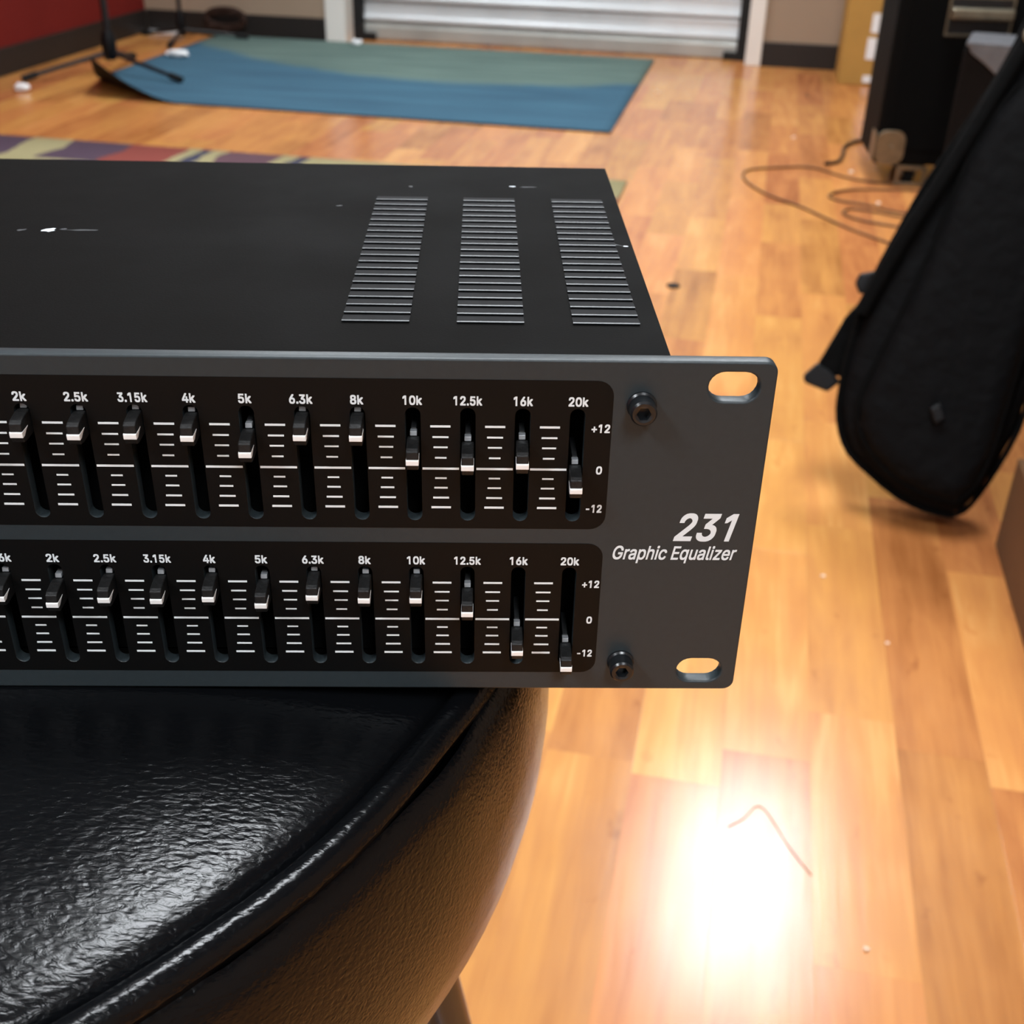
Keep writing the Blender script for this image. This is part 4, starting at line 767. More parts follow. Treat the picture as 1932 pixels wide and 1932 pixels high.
# scuffs on the lid, and one painted glint of a ceiling light
def scuff_glint(x, y, w, h, ang, mat, seed, n=14):
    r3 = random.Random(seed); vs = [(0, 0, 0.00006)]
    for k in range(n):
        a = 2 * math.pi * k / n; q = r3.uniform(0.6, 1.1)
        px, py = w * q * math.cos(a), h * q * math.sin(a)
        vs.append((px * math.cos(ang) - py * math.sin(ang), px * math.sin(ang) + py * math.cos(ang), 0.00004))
    me = mesh_from('scuff_glint_mark', vs, [(0, 1 + k, 1 + (k + 1) % n) for k in range(n)])
    obj('scuff_glint_mark', me, mat, chassis, loc=(mm(x), mm(y), ct))
scuff_glint(-182.1, 89.2, 0.0022, 0.0017, 0.5, M['scuff_glint'], 1)  # white patch painted for a ceiling light's reflection
scuff_glint(-189.5, 88.9, 0.0014, 0.0008, 0.5, M['scuff_glint2'], 2)
scuff_glint(-173, 89.6, 0.0055, 0.0006, 0.03, M['scuff_glint2'], 3)
scuff_glint(-178.5, 90.2, 0.0012, 0.0008, 0.1, M['scuff_glint2'], 13)
scuff_glint(-53.8, 141.7, 0.0012, 0.0007, 0.0, M['scuff_glint'], 4)
scuff_glint(-49.0, 141.2, 0.003, 0.0005, 0.0, M['scuff_glint2'], 5)
scuff_glint(-30.4, 71.3, 0.0007, 0.0004, 0.4, M['scuff_glint'], 6)
scuff_glint(-24.4, 82.0, 0.0009, 0.0006, 0.0, M['scuff_glint'], 7)
scuff_glint(-27.0, 83.5, 0.0028, 0.0003, -0.6, M['scuff_glint2'], 8)
scuff_glint(-105.8, 117.3, 0.0012, 0.0006, 0.3, M['scuff_glint2'], 9)
scuff_glint(-85.9, 139.9, 0.0008, 0.0008, 0.0, M['scuff_glint2'], 10)

# sliders
UZ = [-28.7, -22.7, -23.2, -22.0, -16.3, -16.3, -20.5, -16.7, -16.3, -16.6, -16.2]
LZ = [-77.8, -73.1, -61.9, -58.1, -58.2, -57.5, -59.8, -58.1, -58.7, -58.5, -59.9, -58.3]
r4 = random.Random(5)
while len(UZ) < 31: UZ.append(-16.3 - r4.uniform(0, 5))
while len(LZ) < 31: LZ.append(-58.3 - r4.uniform(0, 5))
# cap: side profile (y, z) relative to the white pointer's centre, extruded in x
def prism(prof, hw, name, bevel, mat_):
    vs = [(-hw, mm(y), mm(z)) for y, z in prof] + [(hw, mm(y), mm(z)) for y, z in prof]
    n = len(prof); b = MB()
    b.add(vs, [(i, (i + 1) % n, n + (i + 1) % n, n + i) for i in range(n)] + [tuple(range(n)), tuple(range(2 * n - 1, n - 1, -1))])
    me = b.mesh(name, bevel=bevel, bseg=2); me.materials.append(mat_); return me
cap_prof = [(1.2, 3.2), (-1.0, 3.3), (-4.3, 2.9), (-5.2, 2.4), (-5.35, 0.6), (-5.35, -0.75), (-5.0, -2.0), (-3.6, -2.3), (1.2, -2.3)]
cap_me = prism(cap_prof, 0.00132, 'slider', 0.00022, M['knob'])
wp_prof = [(-1.6, 0.62), (-5.55, 0.62), (-5.62, 0.3), (-5.55, -0.72), (-4.4, -0.72), (-3.2, 0.0)]
wp_me = prism(wp_prof, 0.00140, 'pointer', 0.0001, M['knob_white'])
stem_me = prism([(12.0, 4.6), (2.6, 4.6), (2.6, 0.2), (12.0, 0.2)], 0.0006, 'stem', 0.0001, M['stem_dark'])
stem2_me = prism([(2.7, 4.3), (1.25, 4.3), (1.0, 3.3), (2.7, 3.3)], 0.00075, 'stem', 0.0001, M['stem'])
for zl in (UZ, LZ):
    for k, z in enumerate(zl):
        p = (mm(cols[k]), 0, ZP + mm(z))
        s_ = obj('slider', cap_me, None, eq, loc=p)
        obj('pointer', wp_me, None, s_, loc=p)
        obj('stem', stem_me, None, s_, loc=p)
        obj('stem_tip', stem2_me, None, s_, loc=p)
# printed scale marks between the sliders
TZ = [(-15.8, 2.2, .5), (-18.4, 1.75, .42), (-20.9, 1.55, .40), (-23.5, 1.28, .40), (-26.2, 4.05, .52), (-28.6, 1.28, .40), (-31.05, 1.5, .42), (-33.6, 1.78, .45), (-36.1, 2.2, .52)]
tm = MB()
for z, h, t in TZ: tm.box(-mm(h), mm(h), -0.00013, -0.00006, mm(z - t / 2), mm(z + t / 2))
tme = tm.mesh('scale_marks')
for dz in (0, ROWDZ):
    for k in range(31):
        obj('scale_marks', tme, M['print'], eq, loc=(mm(cols[k] - PITCH / 2), 0, ZP + mm(dz)))
LAB = ['20k', '16k', '12.5k', '10k', '8k', '6.3k', '5k', '4k', '3.15k', '2.5k', '2k', '1.6k', '1.25k']
LW = {'20k': 4.3, '16k': 4.2, '12.5k': 6.2, '10k': 4.2, '8k': 2.85, '6.3k': 5.0, '5k': 2.85, '4k': 2.85, '3.15k': 6.3, '2.5k': 5.1, '2k': 2.95, '1.6k': 5.0, '1.25k': 6.2}
for dz, top in ((0, 12), (ROWDZ, 13)):
    for k in range(top):
        w = LW[LAB[k]]; x = cols[k]
        text_fit('band_label', LAB[k], mm(x - w / 2), mm(x + w / 2), ZP + mm(-10.75 + dz), ZP + mm(-8.5 + dz), -0.00008, M['print2'], eq, bold=0.024)
for dz in (0, ROWDZ):
    for body, xa, xb, z in (('+12', -39.3, -35.25, -15.95), ('0', -37.75, -36.4, -26.3), ('-12', -39.5, -35.9, -36.15)):
        text_fit('scale_label', body, mm(xa), mm(xb), ZP + mm(z - 1.05 + dz), ZP + mm(z + 1.05 + dz), -0.00008, M['print2'], eq, bold=0.026, shear=0.04)
text_fit('model_number', '231', mm(-18.9), mm(-4.25), ZP + mm(-44.75), ZP + mm(-37.2), 0, M['print2'], eq, bold=0.019, shear=0.27)
text_fit('product_name', 'Graphic Equalizer', mm(-32.6), mm(-3.65), ZP + mm(-50.75), ZP + mm(-45.95), 0, M['print2'], eq, bold=0.014, shear=0.24)
# socket head screws with washers
def screw(x, z):
    s_ = MB()
    seg = 24
    prof = [(0.0033, 0.0), (0.0033, -0.0006), (0.0030, -0.0009), (0.0029, -0.0010), (0.0029, -0.0043), (0.0025, -0.0048), (0.00195, -0.0048)]
    vs = []; fs = []; n = len(prof)
    for k in range(seg):
        a = 2 * math.pi * k / seg
        for r, y in prof: vs.append((r * math.cos(a), y, r * math.sin(a)))
    for k in range(seg):
        k2 = (k + 1) % seg
        for i in range(n - 1): fs.append((k * n + i, k2 * n + i, k2 * n + i + 1, k * n + i + 1))
    s_.add(vs, fs)
    # hexagon recess
    hv = []; hf = []
    for k in range(seg):
        a = 2 * math.pi * k / seg; hv.append((0.00195 * math.cos(a), -0.0048, 0.00195 * math.sin(a)))
    for k in range(6):
        a = math.pi / 3 * k; hv.append((0.0016 * math.cos(a), -0.0046, 0.0016 * math.sin(a)))
    for k in range(6):
        a = math.pi / 3 * k; hv.append((0.0016 * math.cos(a), -0.0022, 0.0016 * math.sin(a)))
    q = seg // 6
    for k in range(6):
        k2 = (k + 1) % 6
        ring = [k * q + j for j in range(q)] + [((k + 1) * q) % seg]
        for j in range(q // 2): hf.append((ring[j], ring[j + 1], seg + k))
        for j in range(q // 2, q): hf.append((ring[j], ring[j + 1], seg + k2))
        hf.append((seg + k, ring[q // 2], seg + k2))
        hf.append((seg + k, seg + k2, seg + 6 + k2, seg + 6 + k))
    hf.append(tuple(seg + 6 + k for k in range(6)))
    s_.add(hv, hf)
    return s_.mesh('screw', smooth=True)
sme = screw(0, 0)
for z in (-10.3, -79.4):
    obj('screw', sme, M['screw'], eq, loc=(mm(-28.75), 0, ZP + mm(z)))

# ------------------------------------------------------------------ rugs
def rug_mesh(u0, u1, v0, v1, nu, nv, zfun, t=0.006, skirt=True):
    b = MB(); vs = []; n = (nu + 1) * (nv + 1)
    for lay in (1, 0):
        for i in range(nu + 1):
            for j in range(nv + 1):
                u = u0 + (u1 - u0) * i / nu; v = v0 + (v1 - v0) * j / nv
                du, dv, z = zfun(u, v)
                vs.append(RV(u + du, v + dv, z + (t if lay else 0.0)))
    fs = []; mi = []
    I = lambda i, j: i * (nv + 1) + j
    for i in range(nu):
        for j in range(nv):
            fs.append((I(i, j), I(i, j + 1), I(i + 1, j + 1), I(i + 1, j))); mi.append(0)
            fs.append((n + I(i, j), n + I(i + 1, j), n + I(i + 1, j + 1), n + I(i, j + 1))); mi.append(1)
    edge = [(I(i, 0), I(i + 1, 0)) for i in range(nu)] + [(I(i, nv), I(i + 1, nv)) for i in range(nu)] + [(I(0, j), I(0, j + 1)) for j in range(nv)] + [(I(nu, j), I(nu, j + 1)) for j in range(nv)]
    for a, c in edge: fs.append((a, c, n + c, n + a)); mi.append(1)
    me = mesh_from('rug', vs, fs, smooth=True)
    fix_normals(me)
    return me, mi
def curl(u, v):
    # the near-left corner is rolled up off the floor
    du_ = (u - 3.99); dv_ = (v + 2.66)
    s = max(0.0, 1.0 - (du_ / 0.40 + dv_ / 0.52)) if (du_ >= 0 and dv_ >= 0) else 0
    return 0.06 * s * s, 0.16 * s, 0.135 * s ** 1.5
me, mi = rug_mesh(3.99, 5.545, -2.66, -0.51, 40, 54, curl)
for m_ in (M['rug_blue'], M['rug_back']): me.materials.append(m_)
for p, i in zip(me.polygons, mi): p.material_index = i
rug = bpy.data.objects.new('blue_rug', me); COL.objects.link(rug)
tag(rug, 'blue rug with worn grey green band and curled up corner before the roller door', 'rug')
me, mi = rug_mesh(1.9, 3.345, -3.0, -0.375, 6, 10, lambda u, v: (0, 0, 0))
for m_ in (M['rug_pat'], M['rug_back']): me.materials.append(m_)
for p, i in zip(me.polygons, mi): p.material_index = i
rug2 = bpy.data.objects.new('patchwork_rug', me); COL.objects.link(rug2)
tag(rug2, 'multicoloured patchwork rug in purple, red and olive behind the equaliser', 'rug')

# ------------------------------------------------------------------ tripod stands
def tripod(name, label, c, feet, hub_z, pole_h, pole_r, leg_r, extra=None):
    base = RV(c[0], c[1], 0)
    t = empty(name, base); tag(t, label, 'stand')
    b = MB(); b.tube([base + Vector((0, 0, hub_z - 0.02)), base + Vector((0, 0, pole_h))], pole_r, 14)
    obj('pole', b.mesh('pole', smooth=True), M['black_metal'], t)
    b = MB(); b.lathe([(0.0005, hub_z - 0.05), (pole_r * 1.6, hub_z - 0.05), (pole_r * 2.1, hub_z - 0.035), (pole_r * 2.1, hub_z + 0.03), (pole_r * 1.5, hub_z + 0.06), (0.0005, hub_z + 0.06)], 20, (base.x, base.y))
    obj('hub', b.mesh('hub', smooth=True), M['plastic'], t)
    for (fu, fv, fz) in feet:
        f = RV(fu, fv, fz + leg_r + 0.003)
        st = base + Vector((0, 0, hub_z - 0.02))
        st = st + (f - st).normalized() * pole_r
        b = MB(); b.tube([st, f], leg_r, 10)
        lg = obj('leg', b.mesh('leg', smooth=True), M['black_metal'], t)
        e = (f - st).normalized()
        b = MB(); b.tube([f - e * 0.06, f - e * 0.05, f + e * 0.005], [leg_r * 1.1, leg_r * 1.5, leg_r * 1.5], 12)
        obj('rubber_foot', b.mesh('rubber_foot', smooth=True), M['rubber'], lg)
    return t
tripod('tripod_stand', 'black tripod stand with one foot on the blue rug by the red wall', (4.45, -2.64),
       [(4.21, -2.90, 0.0), (4.345, -2.29, 0.0075), (4.79, -2.72, 0.007)], 0.11, 1.5, 0.014, 0.009)
tripod('tripod_stand', 'slimmer black tripod stand in the far corner beside the roller door', (5.36, -2.76),
       [(5.10, -2.70, 0.0075), (5.46, -2.47, 0.0075), (5.44, -3.0, 0.0)], 0.07, 1.5, 0.010, 0.008)

# ------------------------------------------------------------------ cables and small litter
def cable(name, label, pts, r, mat, z=None, cat='cable', group=None):
    P = [Vector((p[0], p[1], p[2] if len(p) > 2 else r)) for p in pts]
    b = MB(); b.tube(curve_smooth(P, 8), r, 8)
    o = obj(name, b.mesh(name, smooth=True), mat)
    tag(o, label, cat, group)
    return o
R_ = 0.0036
cable('power_cable', 'thin brown cable making the widest loop on the floor beside the black cabinet',
      [(1.252, 3.366), (1.127, 3.389), (1.061, 3.448), (0.987, 3.555), (0.883, 3.548), (0.783, 3.515), (0.747, 3.441), (0.748, 3.336), (0.78, 3.22), (0.847, 3.101), (0.894, 2.983), (0.939, 2.877), (0.987, 2.795), (1.023, 2.73), (1.1, 2.6)], R_, M['cable'], group='floor cables')
cable('power_cable', 'thin brown cable folded in a hairpin in front of the black cabinet',
      [(1.281, 3.30), (1.19, 3.30), (1.039, 3.29), (0.964, 3.23), (0.973, 3.174), (1.047, 3.125), (1.113, 3.06), (1.185, 3.03)], R_, M['cable'], group='floor cables')
cable('power_cable', 'thin brown cable in the smallest loop nearest the gig bag',
      [(1.14, 2.985), (1.042, 3.065), (0.986, 3.085), (0.954, 3.04), (0.982, 2.975), (1.066, 2.917), (1.125, 2.872), (1.2, 2.8)], R_, M['cable'], group='floor cables')
cable('power_cable', 'short dark cable end sticking out behind the black cabinet',
      [(1.042, 3.599), (1.092, 3.628), (1.130, 3.715), (1.172, 3.84), (1.235, 3.925), (1.33, 3.98)], 0.006, M['black_metal'], group='floor cables')
# brown coil hung low on the corner stand
cc = RV(5.515, -2.60, 0.0)
pts = []
for k in range(70):
    a = 2 * math.pi * k / 22
    pts.append((cc.x + 0.10 * math.cos(a) * CA - 0.0, cc.y - 0.10 * math.cos(a) * SA + 0.004 * (k % 3), 0.082 + 0.042 * math.sin(a) + 0.012 * math.sin(a * 0.31)))
pts = [(p[0], p[1], max(p[2], 0.03)) for p in pts]
b = MB(); b.tube(pts, 0.010, 8)
tag(obj('cable_coil', b.mesh('cable_coil', smooth=True), M['cable2']), 'reddish brown cable coil by the baseboard beside the corner stand', 'cable coil')

def crumple(name, label, c, z, r, h, seed, mat, cat, group=None, sy=0.6):
    r5 = random.Random(seed)
    bm = bmesh.new(); bmesh.ops.create_icosphere(bm, subdivisions=2, radius=1.0)
    for v in bm.verts:
        q = r5.uniform(0.65, 1.1)
        v.co = Vector((v.co.x * r * q, v.co.y * r * sy * q, (v.co.z * 0.5 + 0.5) * h * q))
    zmin = min(v.co.z for v in bm.verts)
    for v in bm.verts: v.co.z -= zmin
    me = bpy.data.meshes.new(name); bm.to_mesh(me); bm.free()
    o = obj(name, me, mat, loc=(c[0], c[1], z)); tag(o, label, cat, group)
    return o
q = RV(4.038, -2.802); crumple('paper_scrap', 'small white paper scrap on the wood beside the tripod foot', q, 0.0, 0.035, 0.03, 1, M['paper'], 'paper scrap', 'paper scraps')
q = RV(4.898, -2.567); crumple('paper_scrap', 'crumpled white tissue lying on the blue rug', q, 0.0065, 0.058, 0.03, 2, M['paper'], 'paper scrap', 'paper scraps')
q = RV(5.47, -1.925); crumple('paper_scrap', 'small white paper ball at the foot of the left door post', q, 0.0065, 0.03, 0.028, 3, M['paper'], 'paper scrap', 'paper scraps')
b = MB(); b.rbox(5.50, 5.545, -3.02, -2.84, 0, 0.014)
tag(obj('paper_strip', b.mesh('paper_strip', bevel=0.004), M['paper']), 'white strip lying along the baseboard in the far corner', 'strip')
CR_ = [((0.433, 1.183), 'tiny pale crumb on the floor right of the printed model number', 0.0035), ((0.479, 1.022), 'tiny pale crumb on the floor below the gig bag', 0.003),
       ((0.312, 0.53), 'tiny pale crumb on the floor at the lower right of the glare', 0.003), ((0.647, 4.754), 'tiny pale crumb on the floor right of the blue rug', 0.008),
       ((1.025, 3.969), 'tiny pale crumb on the floor beyond the cable loop', 0.008), ((1.083, 3.145), 'tiny pale crumb between the two smaller cable loops', 0.008), ((1.10, 3.50), 'tiny pale crumb at the left foot of the black cabinet', 0.008)]
for i, (c, lb_, r) in enumerate(CR_):
    crumple('crumb', lb_, c, 0.0, r, r * 1.2, 20 + i, M['crumb'], 'crumb', 'crumbs on the floor', 0.9)
b = MB(); b.lathe([(0.0005, 0.0), (0.016, 0.0), (0.017, 0.002), (0.013, 0.004), (0.0005, 0.0045)], 20)
o = obj('rubber_pad', b.mesh('rubber_pad', smooth=True), M['rubber'], loc=(0.388, 2.421, 0)); o.scale = (1, 1, 1)
tag(o, 'small dark round pad on the bare floor right of the equaliser lid', 'pad')
cable('thread', 'short dark thread lying in the bright glare on the floor', [(0.207, 0.691), (0.225, 0.702), (0.236, 0.714), (0.243, 0.721), (0.251, 0.718), (0.258, 0.697), (0.267, 0.661), (0.281, 0.623)], 0.0006, M['thread'], cat='thread')

# ------------------------------------------------------------------ speaker cabinet, cases, carton
def frame_pt(o, ang):
    c, s = math.cos(ang), math.sin(ang)
    def f(x, y, z): return (o[0] + x * c + y * s, o[1] - x * s + y * c, z)
    return f
def fbox(b, f, x0, x1, y0, y1, z0, z1, mi=0):
    return b.hexa([f(x0, y0, z0), f(x1, y0, z0), f(x1, y1, z0), f(x0, y1, z0), f(x0, y0, z1), f(x1, y0, z1), f(x1, y1, z1), f(x0, y1, z1)], mi)
amp_o = (1.117, 3.36)
f = frame_pt(amp_o, math.radians(8))
amp = empty('speaker_cabinet', f(0.3, 0.2, 0))
tag(amp, 'tall black speaker cabinet with metal corners and a bar handle at the right', 'speaker cabinet')
b = MB(); fbox(b, f, 0, 0.62, 0, 0.29, 0.065, 0.95)
body = obj('body', b.mesh('body', bevel=0.012, bseg=3), M['tolex'], amp)
b = MB(); fbox(b, f, 0.035, 0.585, -0.004, 0.003, 0.11, 0.90)
obj('grille', b.mesh('grille', bevel=0.002), M['grille'], amp)
def corner(xc, zc, sx, sz):
    b = MB()
    w, h, t = 0.085, 0.10, 0.004
    x0, x1 = sorted((xc, xc + sx * w)); z0, z1 = sorted((zc, zc + sz * h))
    pts = rrect(x0, x1, z0, z1, 0.03, 5)
    n = len(pts)
    vs = [f(x, -0.0065, z) for x, z in pts] + [f(x, 0.0, z) for x, z in pts]
    b.add(vs, [tuple(range(n)), tuple(range(2 * n - 1, n - 1, -1))] + [(i, n + i, n + (i + 1) % n, (i + 1) % n) for i in range(n)])
    ya, yb = 0.008, 0.07
    fbox(b, f, xc - 0.003 if sx > 0 else xc, xc if sx > 0 else xc + 0.003, ya, yb, z0 + 0.01, z1 - 0.01)
    cn = obj('corner_guard', b.mesh('corner_guard', bevel=0.0015), M['steel'], amp)
    b = MB(); cx_, cz_ = xc + sx * w * 0.55, zc + sz * h * 0.5
    b.lathe([(0.0005, 0.0), (0.004, 0.0), (0.006, 0.003)], 12)
    vs = [f(cx_ + v[0], -0.0065 - (0.003 - v[2]), cz_ + v[1]) for v in b.v]
    b2 = MB(); b2.add(vs, b.f); obj('screw', b2.mesh('screw', smooth=True), M['steel'], cn)
for xc, sx in ((0.0, 1), (0.62, -1)):
    for zc, sz in ((0.066, 1), (0.949, -1)): corner(xc, zc, sx, sz)
# casters with plates
for x in (0.12, 0.50):
    for y in (0.06, 0.23):
        b = MB(); fbox(b, f, x - 0.04, x + 0.04, y - 0.035, y + 0.035, 0.058, 0.065)
        fbox(b, f, x - 0.022, x - 0.017, y - 0.02, y + 0.02, 0.02, 0.058); fbox(b, f, x + 0.017, x + 0.022, y - 0.02, y + 0.02, 0.02, 0.058)
        cs = obj('caster', b.mesh('caster', bevel=0.001), M['steel'], amp)
        if y < 0.1:
            b = MB()
            for a_ in ((x - 0.045, x + 0.045, 0.05, 0.062), (x - 0.045, x + 0.045, 0.003, 0.013), (x - 0.045, x - 0.034, 0.013, 0.05), (x + 0.034, x + 0.045, 0.013, 0.05)):
                fbox(b, f, a_[0], a_[1], 0.006, 0.012, a_[2], a_[3])
            obj('caster_frame', b.mesh('caster_frame', bevel=0.001), M['steel'], amp)
        b = MB(); b.tube([f(x - 0.014, y, 0.0265), f(x + 0.014, y, 0.0265)], 0.0262, 18)
        obj('wheel', b.mesh('wheel', smooth=True), M['rubber'], cs)
# bar handle in a dished plate
hx, hz = 0.225, 0.49
b = MB(); fbox(b, f, hx - 0.09, hx + 0.09, -0.008, -0.003, hz - 0.06, hz + 0.05)
h_ = obj('handle_plate', b.mesh('handle_plate', bevel=0.002), M['black_metal'], amp)
b = MB()
for zz in (hz - 0.056, hz + 0.044): fbox(b, f, hx - 0.09, hx + 0.09, -0.011, -0.0075, zz, zz + 0.006)
for xx in (hx - 0.09, hx + 0.084): fbox(b, f, xx, xx + 0.006, -0.011, -0.0075, hz - 0.05, hz + 0.044)
obj('plate_rim', b.mesh('plate_rim', bevel=0.001), M['steel'], h_)
b = MB(); fbox(b, f, hx - 0.085, hx + 0.085, -0.045, -0.014, hz - 0.008, hz + 0.022); fbox(b, f, hx - 0.085, hx - 0.07, -0.02, -0.006, hz - 0.008, hz + 0.022); fbox(b, f, hx + 0.07, hx + 0.085, -0.02, -0.006, hz - 0.008, hz + 0.022)
obj('handle_bar', b.mesh('handle_bar', bevel=0.006, bseg=3), M['steel'], h_)

# soft dark case standing before the cabinet
g = frame_pt((1.2173, 3.0783), math.radians(24))
case = empty('soft_case', g(0.16, 0.08, 0)); tag(case, 'dark brown black soft case with a grey flap between gig bag and cabinet', 'case')
b = MB(); fbox(b, g, 0, 0.34, 0, 0.19, 0, 0.445)
obj('body', b.mesh('body', bevel=0.014, bseg=3), M['case_dark'], case)
b = MB()
lid = [(0.006, 0.455), (0.15, 0.455), (0.12, 0.395), (0.10, 0.375), (0.06, 0.405), (0.02, 0.43)]
n = len(lid)
vs = [g(x, -0.012, z) for x, z in lid] + [g(x, 0.004, z) for x, z in lid]
b.add(vs, [tuple(range(n)), tuple(range(2 * n - 1, n - 1, -1))] + [(i, n + i, n + (i + 1) % n, (i + 1) % n) for i in range(n)])
fbox(b, g, 0.004, 0.335, -0.012, 0.187, 0.446, 0.458)
obj('flap', b.mesh('flap', bevel=0.004), M['case_grey'], case)

# tall carton against the back wall
ctn = empty('tall_carton', RV(5.38, 0.55, 0)); tag(ctn, 'tall tan cardboard carton with white labels against the back wall', 'carton')
b = MB(); b.rbox(5.22, 5.54, 0.305, 0.80, 0, 0.95)
obj('body', b.mesh('body', bevel=0.004), M['carton'], ctn)
for v0, v1, z0, z1 in ((0.402, 0.52, 0.105, 0.19), (0.408, 0.53, 0.21, 0.285), (0.405, 0.44, 0.012, 0.040)):
    b = MB(); b.rbox(5.2175, 5.2195, v0, v1, z0, z1)
    obj('label_sticker', b.mesh('label_sticker'), M['paper'], ctn)
# low brown box at the right edge, black case on top of it
bx_ = empty('low_carton', RV(1.1, 0.62, 0)); tag(bx_, 'low brown kraft box on the floor at the right edge beside the gig bag', 'carton')
b = MB(); b.rbox(0.72, 1.40, 0.4175, 0.83, 0, 0.15)
obj('body', b.mesh('body', bevel=0.003), M['carton_dark'], bx_)
b = MB(); b.rbox(0.75, 1.38, 0.59, 0.65, 0.1501, 0.1512)
obj('tape', b.mesh('tape'), M['carton'], bx_)
pc = empty('equipment_case', RV(1.1, 0.62, 0.1515)); tag(pc, 'black equipment case with grey metal edging on the low brown box', 'case')
b = MB(); b.rbox(0.76, 1.385, 0.43, 0.82, 0.1515, 0.50)
obj('body', b.mesh('body', bevel=0.006), M['tolex'], pc)
b = MB()
for v0 in (0.427, 0.803):
    b.rbox(0.757, 1.388, v0, v0 + 0.02, 0.153, 0.172); b.rbox(0.757, 1.388, v0, v0 + 0.02, 0.482, 0.503)
obj('edging', b.mesh('edging', bevel=0.002), M['steel'], pc)

# ------------------------------------------------------------------ gig bag
BP = Vector((0.6578, 1.3336, 0.030))
e1 = Vector((0.9643, -0.2649, 0.0)); e2 = Vector((0.0874, 0.3183, 0.944)); nb = Vector((-0.2501, -0.9102, 0.3301))
KS = 1.0346
def bp(x, y, d): return BP + e1 * (x * KS) + e2 * (y * KS) + nb * d
bag = empty('gig_bag', (0.70, 1.42, 0)); tag(bag, 'black padded instrument gig bag leaning at the right', 'gig bag')
left = [(0.001, -0.006), (-0.034, -0.002), (-0.075, 0.012), (-0.117, 0.039), (-0.153, 0.067), (-0.17, 0.097), (-0.178, 0.128), (-0.179, 0.156), (-0.178, 0.192), (-0.174, 0.231), (-0.169, 0.263), (-0.158, 0.318), (-0.138, 0.377), (-0.107, 0.458), (-0.074, 0.525), (-0.043, 0.59), (-0.021, 0.648), (-0.006, 0.70), (0.006, 0.80), (0.012, 0.92), (0.02, 0.99), (0.035, 1.015)]
right = [(0.06, 1.015), (0.078, 0.99), (0.088, 0.90), (0.095, 0.75), (0.098, 0.60), (0.100, 0.42), (0.090, 0.28), (0.083, 0.20), (0.073, 0.13), (0.055, 0.074), (0.036, 0.030), (0.020, 0.004)]
outline = left + right
def inflate(outl, layers, name, mat, smooth=True, subdiv=1):
    """closed pillow: layers = list of (inset, depth) from back to front"""
    n = len(outl)
    cx = sum(p[0] for p in outl) / n; cy = sum(p[1] for p in outl) / n
    P = [Vector(p) for p in outl]
    nor = []
    for i in range(n):
        t = (P[(i + 1) % n] - P[i - 1]).normalized(); nor.append(Vector((t.y, -t.x)))
    area = sum(P[i].x * P[(i + 1) % n].y - P[(i + 1) % n].x * P[i].y for i in range(n))
    sg = -1 if area > 0 else 1
    vs = []; fs = []
    for ins, d in layers:
        for i in range(n):
            q = P[i] + nor[i] * (sg * ins)
            vs.append(bp(q.x, q.y, d))
    L = len(layers)
    for l in range(L - 1):
        for i in range(n):
            j = (i + 1) % n
            fs.append((l * n + i, l * n + j, (l + 1) * n + j, (l + 1) * n + i))
    fs.append(tuple(reversed(range(n)))); fs.append(tuple((L - 1) * n + i for i in range(n)))
    me = mesh_from(name, vs, fs, smooth); fix_normals(me)
    return me
me = inflate(outline, [(0.035, -0.052), (0.012, -0.05), (0.002, -0.042), (0.0, -0.02), (0.0, 0.015), (0.004, 0.035), (0.016, 0.045), (0.035, 0.048)], 'body', M['nylon'])
bb = obj('body', me, M['nylon'], bag)
# padded front pocket, proud of the body
pocket = [(0.0, 0.018), (-0.04, 0.024), (-0.085, 0.042), (-0.125, 0.075), (-0.148, 0.112), (-0.152, 0.15), (-0.134, 0.21), (-0.109, 0.29), (-0.088, 0.365), (-0.073, 0.435), (-0.057, 0.50), (-0.035, 0.555), (-0.005, 0.598), (0.035, 0.625), (0.068, 0.61), (0.078, 0.5), (0.072, 0.38), (0.058, 0.26), (0.048, 0.17), (0.04, 0.10), (0.024, 0.045)]
me = inflate(pocket, [(0.0, 0.03), (0.0, 0.058), (0.004, 0.068), (0.014, 0.075), (0.03, 0.078)], 'front_pocket', M['nylon'])
pk = obj('front_pocket', me, M['nylon'], bag)
pts = [bp(x, y, 0.060) for x, y in pocket + pocket[:1]]
b = MB(); b.tube(curve_smooth(pts, 3), 0.004, 8, caps=False)
obj('zip_piping', b.mesh('zip_piping', smooth=True), M['nylon2'], bag)
# edge binding
pts = [bp(x, y, 0.034) for x, y in outline + outline[:1]]
b = MB(); b.tube(curve_smooth(pts, 2), 0.0045, 8, caps=False)
obj('edge_binding', b.mesh('edge_binding', smooth=True), M['nylon2'], bag)
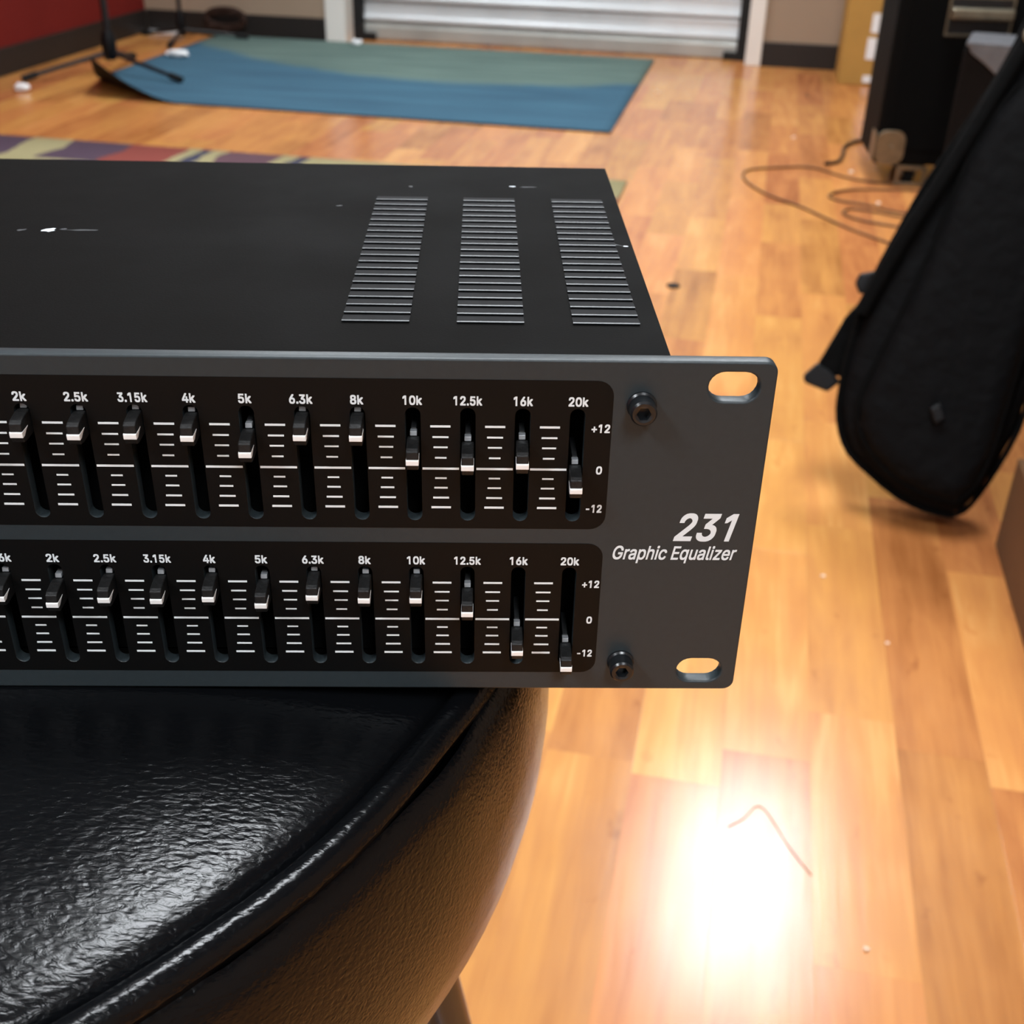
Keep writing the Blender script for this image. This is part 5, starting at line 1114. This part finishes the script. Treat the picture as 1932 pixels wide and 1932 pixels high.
# zip pull, strap tab with buckle, side tab
b = MB()
b.add([bp(x, y, d) for d in (0.076, 0.092) for x, y in ((-0.058, 0.150), (-0.045, 0.160), (-0.034, 0.138), (-0.047, 0.128))], [(3, 2, 1, 0), (4, 5, 6, 7), (0, 1, 5, 4), (1, 2, 6, 5), (2, 3, 7, 6), (3, 0, 4, 7)])
obj('zip_pull', b.mesh('zip_pull', bevel=0.003), M['plastic'], bag)
def slab(name, pts, d0, d1, mat, bevel=0.004):
    b = MB(); n = len(pts)
    vs = [bp(x, y, d0) for x, y in pts] + [bp(x, y, d1) for x, y in pts]
    b.add(vs, [tuple(range(n)), tuple(range(2 * n - 1, n - 1, -1))] + [(i, n + i, n + (i + 1) % n, (i + 1) % n) for i in range(n)])
    return obj(name, b.mesh(name, bevel=bevel), mat, bag)
st = slab('strap_tab', [(-0.160, 0.30), (-0.186, 0.262), (-0.198, 0.232), (-0.216, 0.188), (-0.196, 0.176), (-0.165, 0.172), (-0.160, 0.22)], -0.03, 0.0, M['nylon2'])
bk = slab('buckle', [(-0.216, 0.191), (-0.234, 0.170), (-0.231, 0.160), (-0.196, 0.150), (-0.178, 0.168), (-0.198, 0.182)], -0.032, 0.003, M['plastic'], 0.003)
slab('side_tab', [(-0.150, 0.335), (-0.176, 0.327), (-0.180, 0.313), (-0.172, 0.298), (-0.155, 0.300)], -0.02, 0.002, M['plastic'], 0.003)
b = MB(); b.tube(curve_smooth([bp(-0.168, 0.27, 0.05), bp(-0.13, 0.37, 0.056), bp(-0.085, 0.47, 0.058), (bp(-0.03, 0.60, 0.058)), bp(0.0, 0.68, 0.056), bp(0.02, 0.78, 0.05)], 6), [0.012] * 31, 10)
obj('shoulder_strap', b.mesh('shoulder_strap', smooth=True), M['nylon2'], bag)
ring_pts = [bp(0.0 + 0.016 * math.cos(t), 0.655 + 0.013 * math.sin(t), 0.072) for t in [2 * math.pi * k / 18 for k in range(19)]]
b = MB(); b.tube(ring_pts, 0.0032, 8, caps=False)
obj('strap_ring', b.mesh('strap_ring', smooth=True), M['steel'], bag)
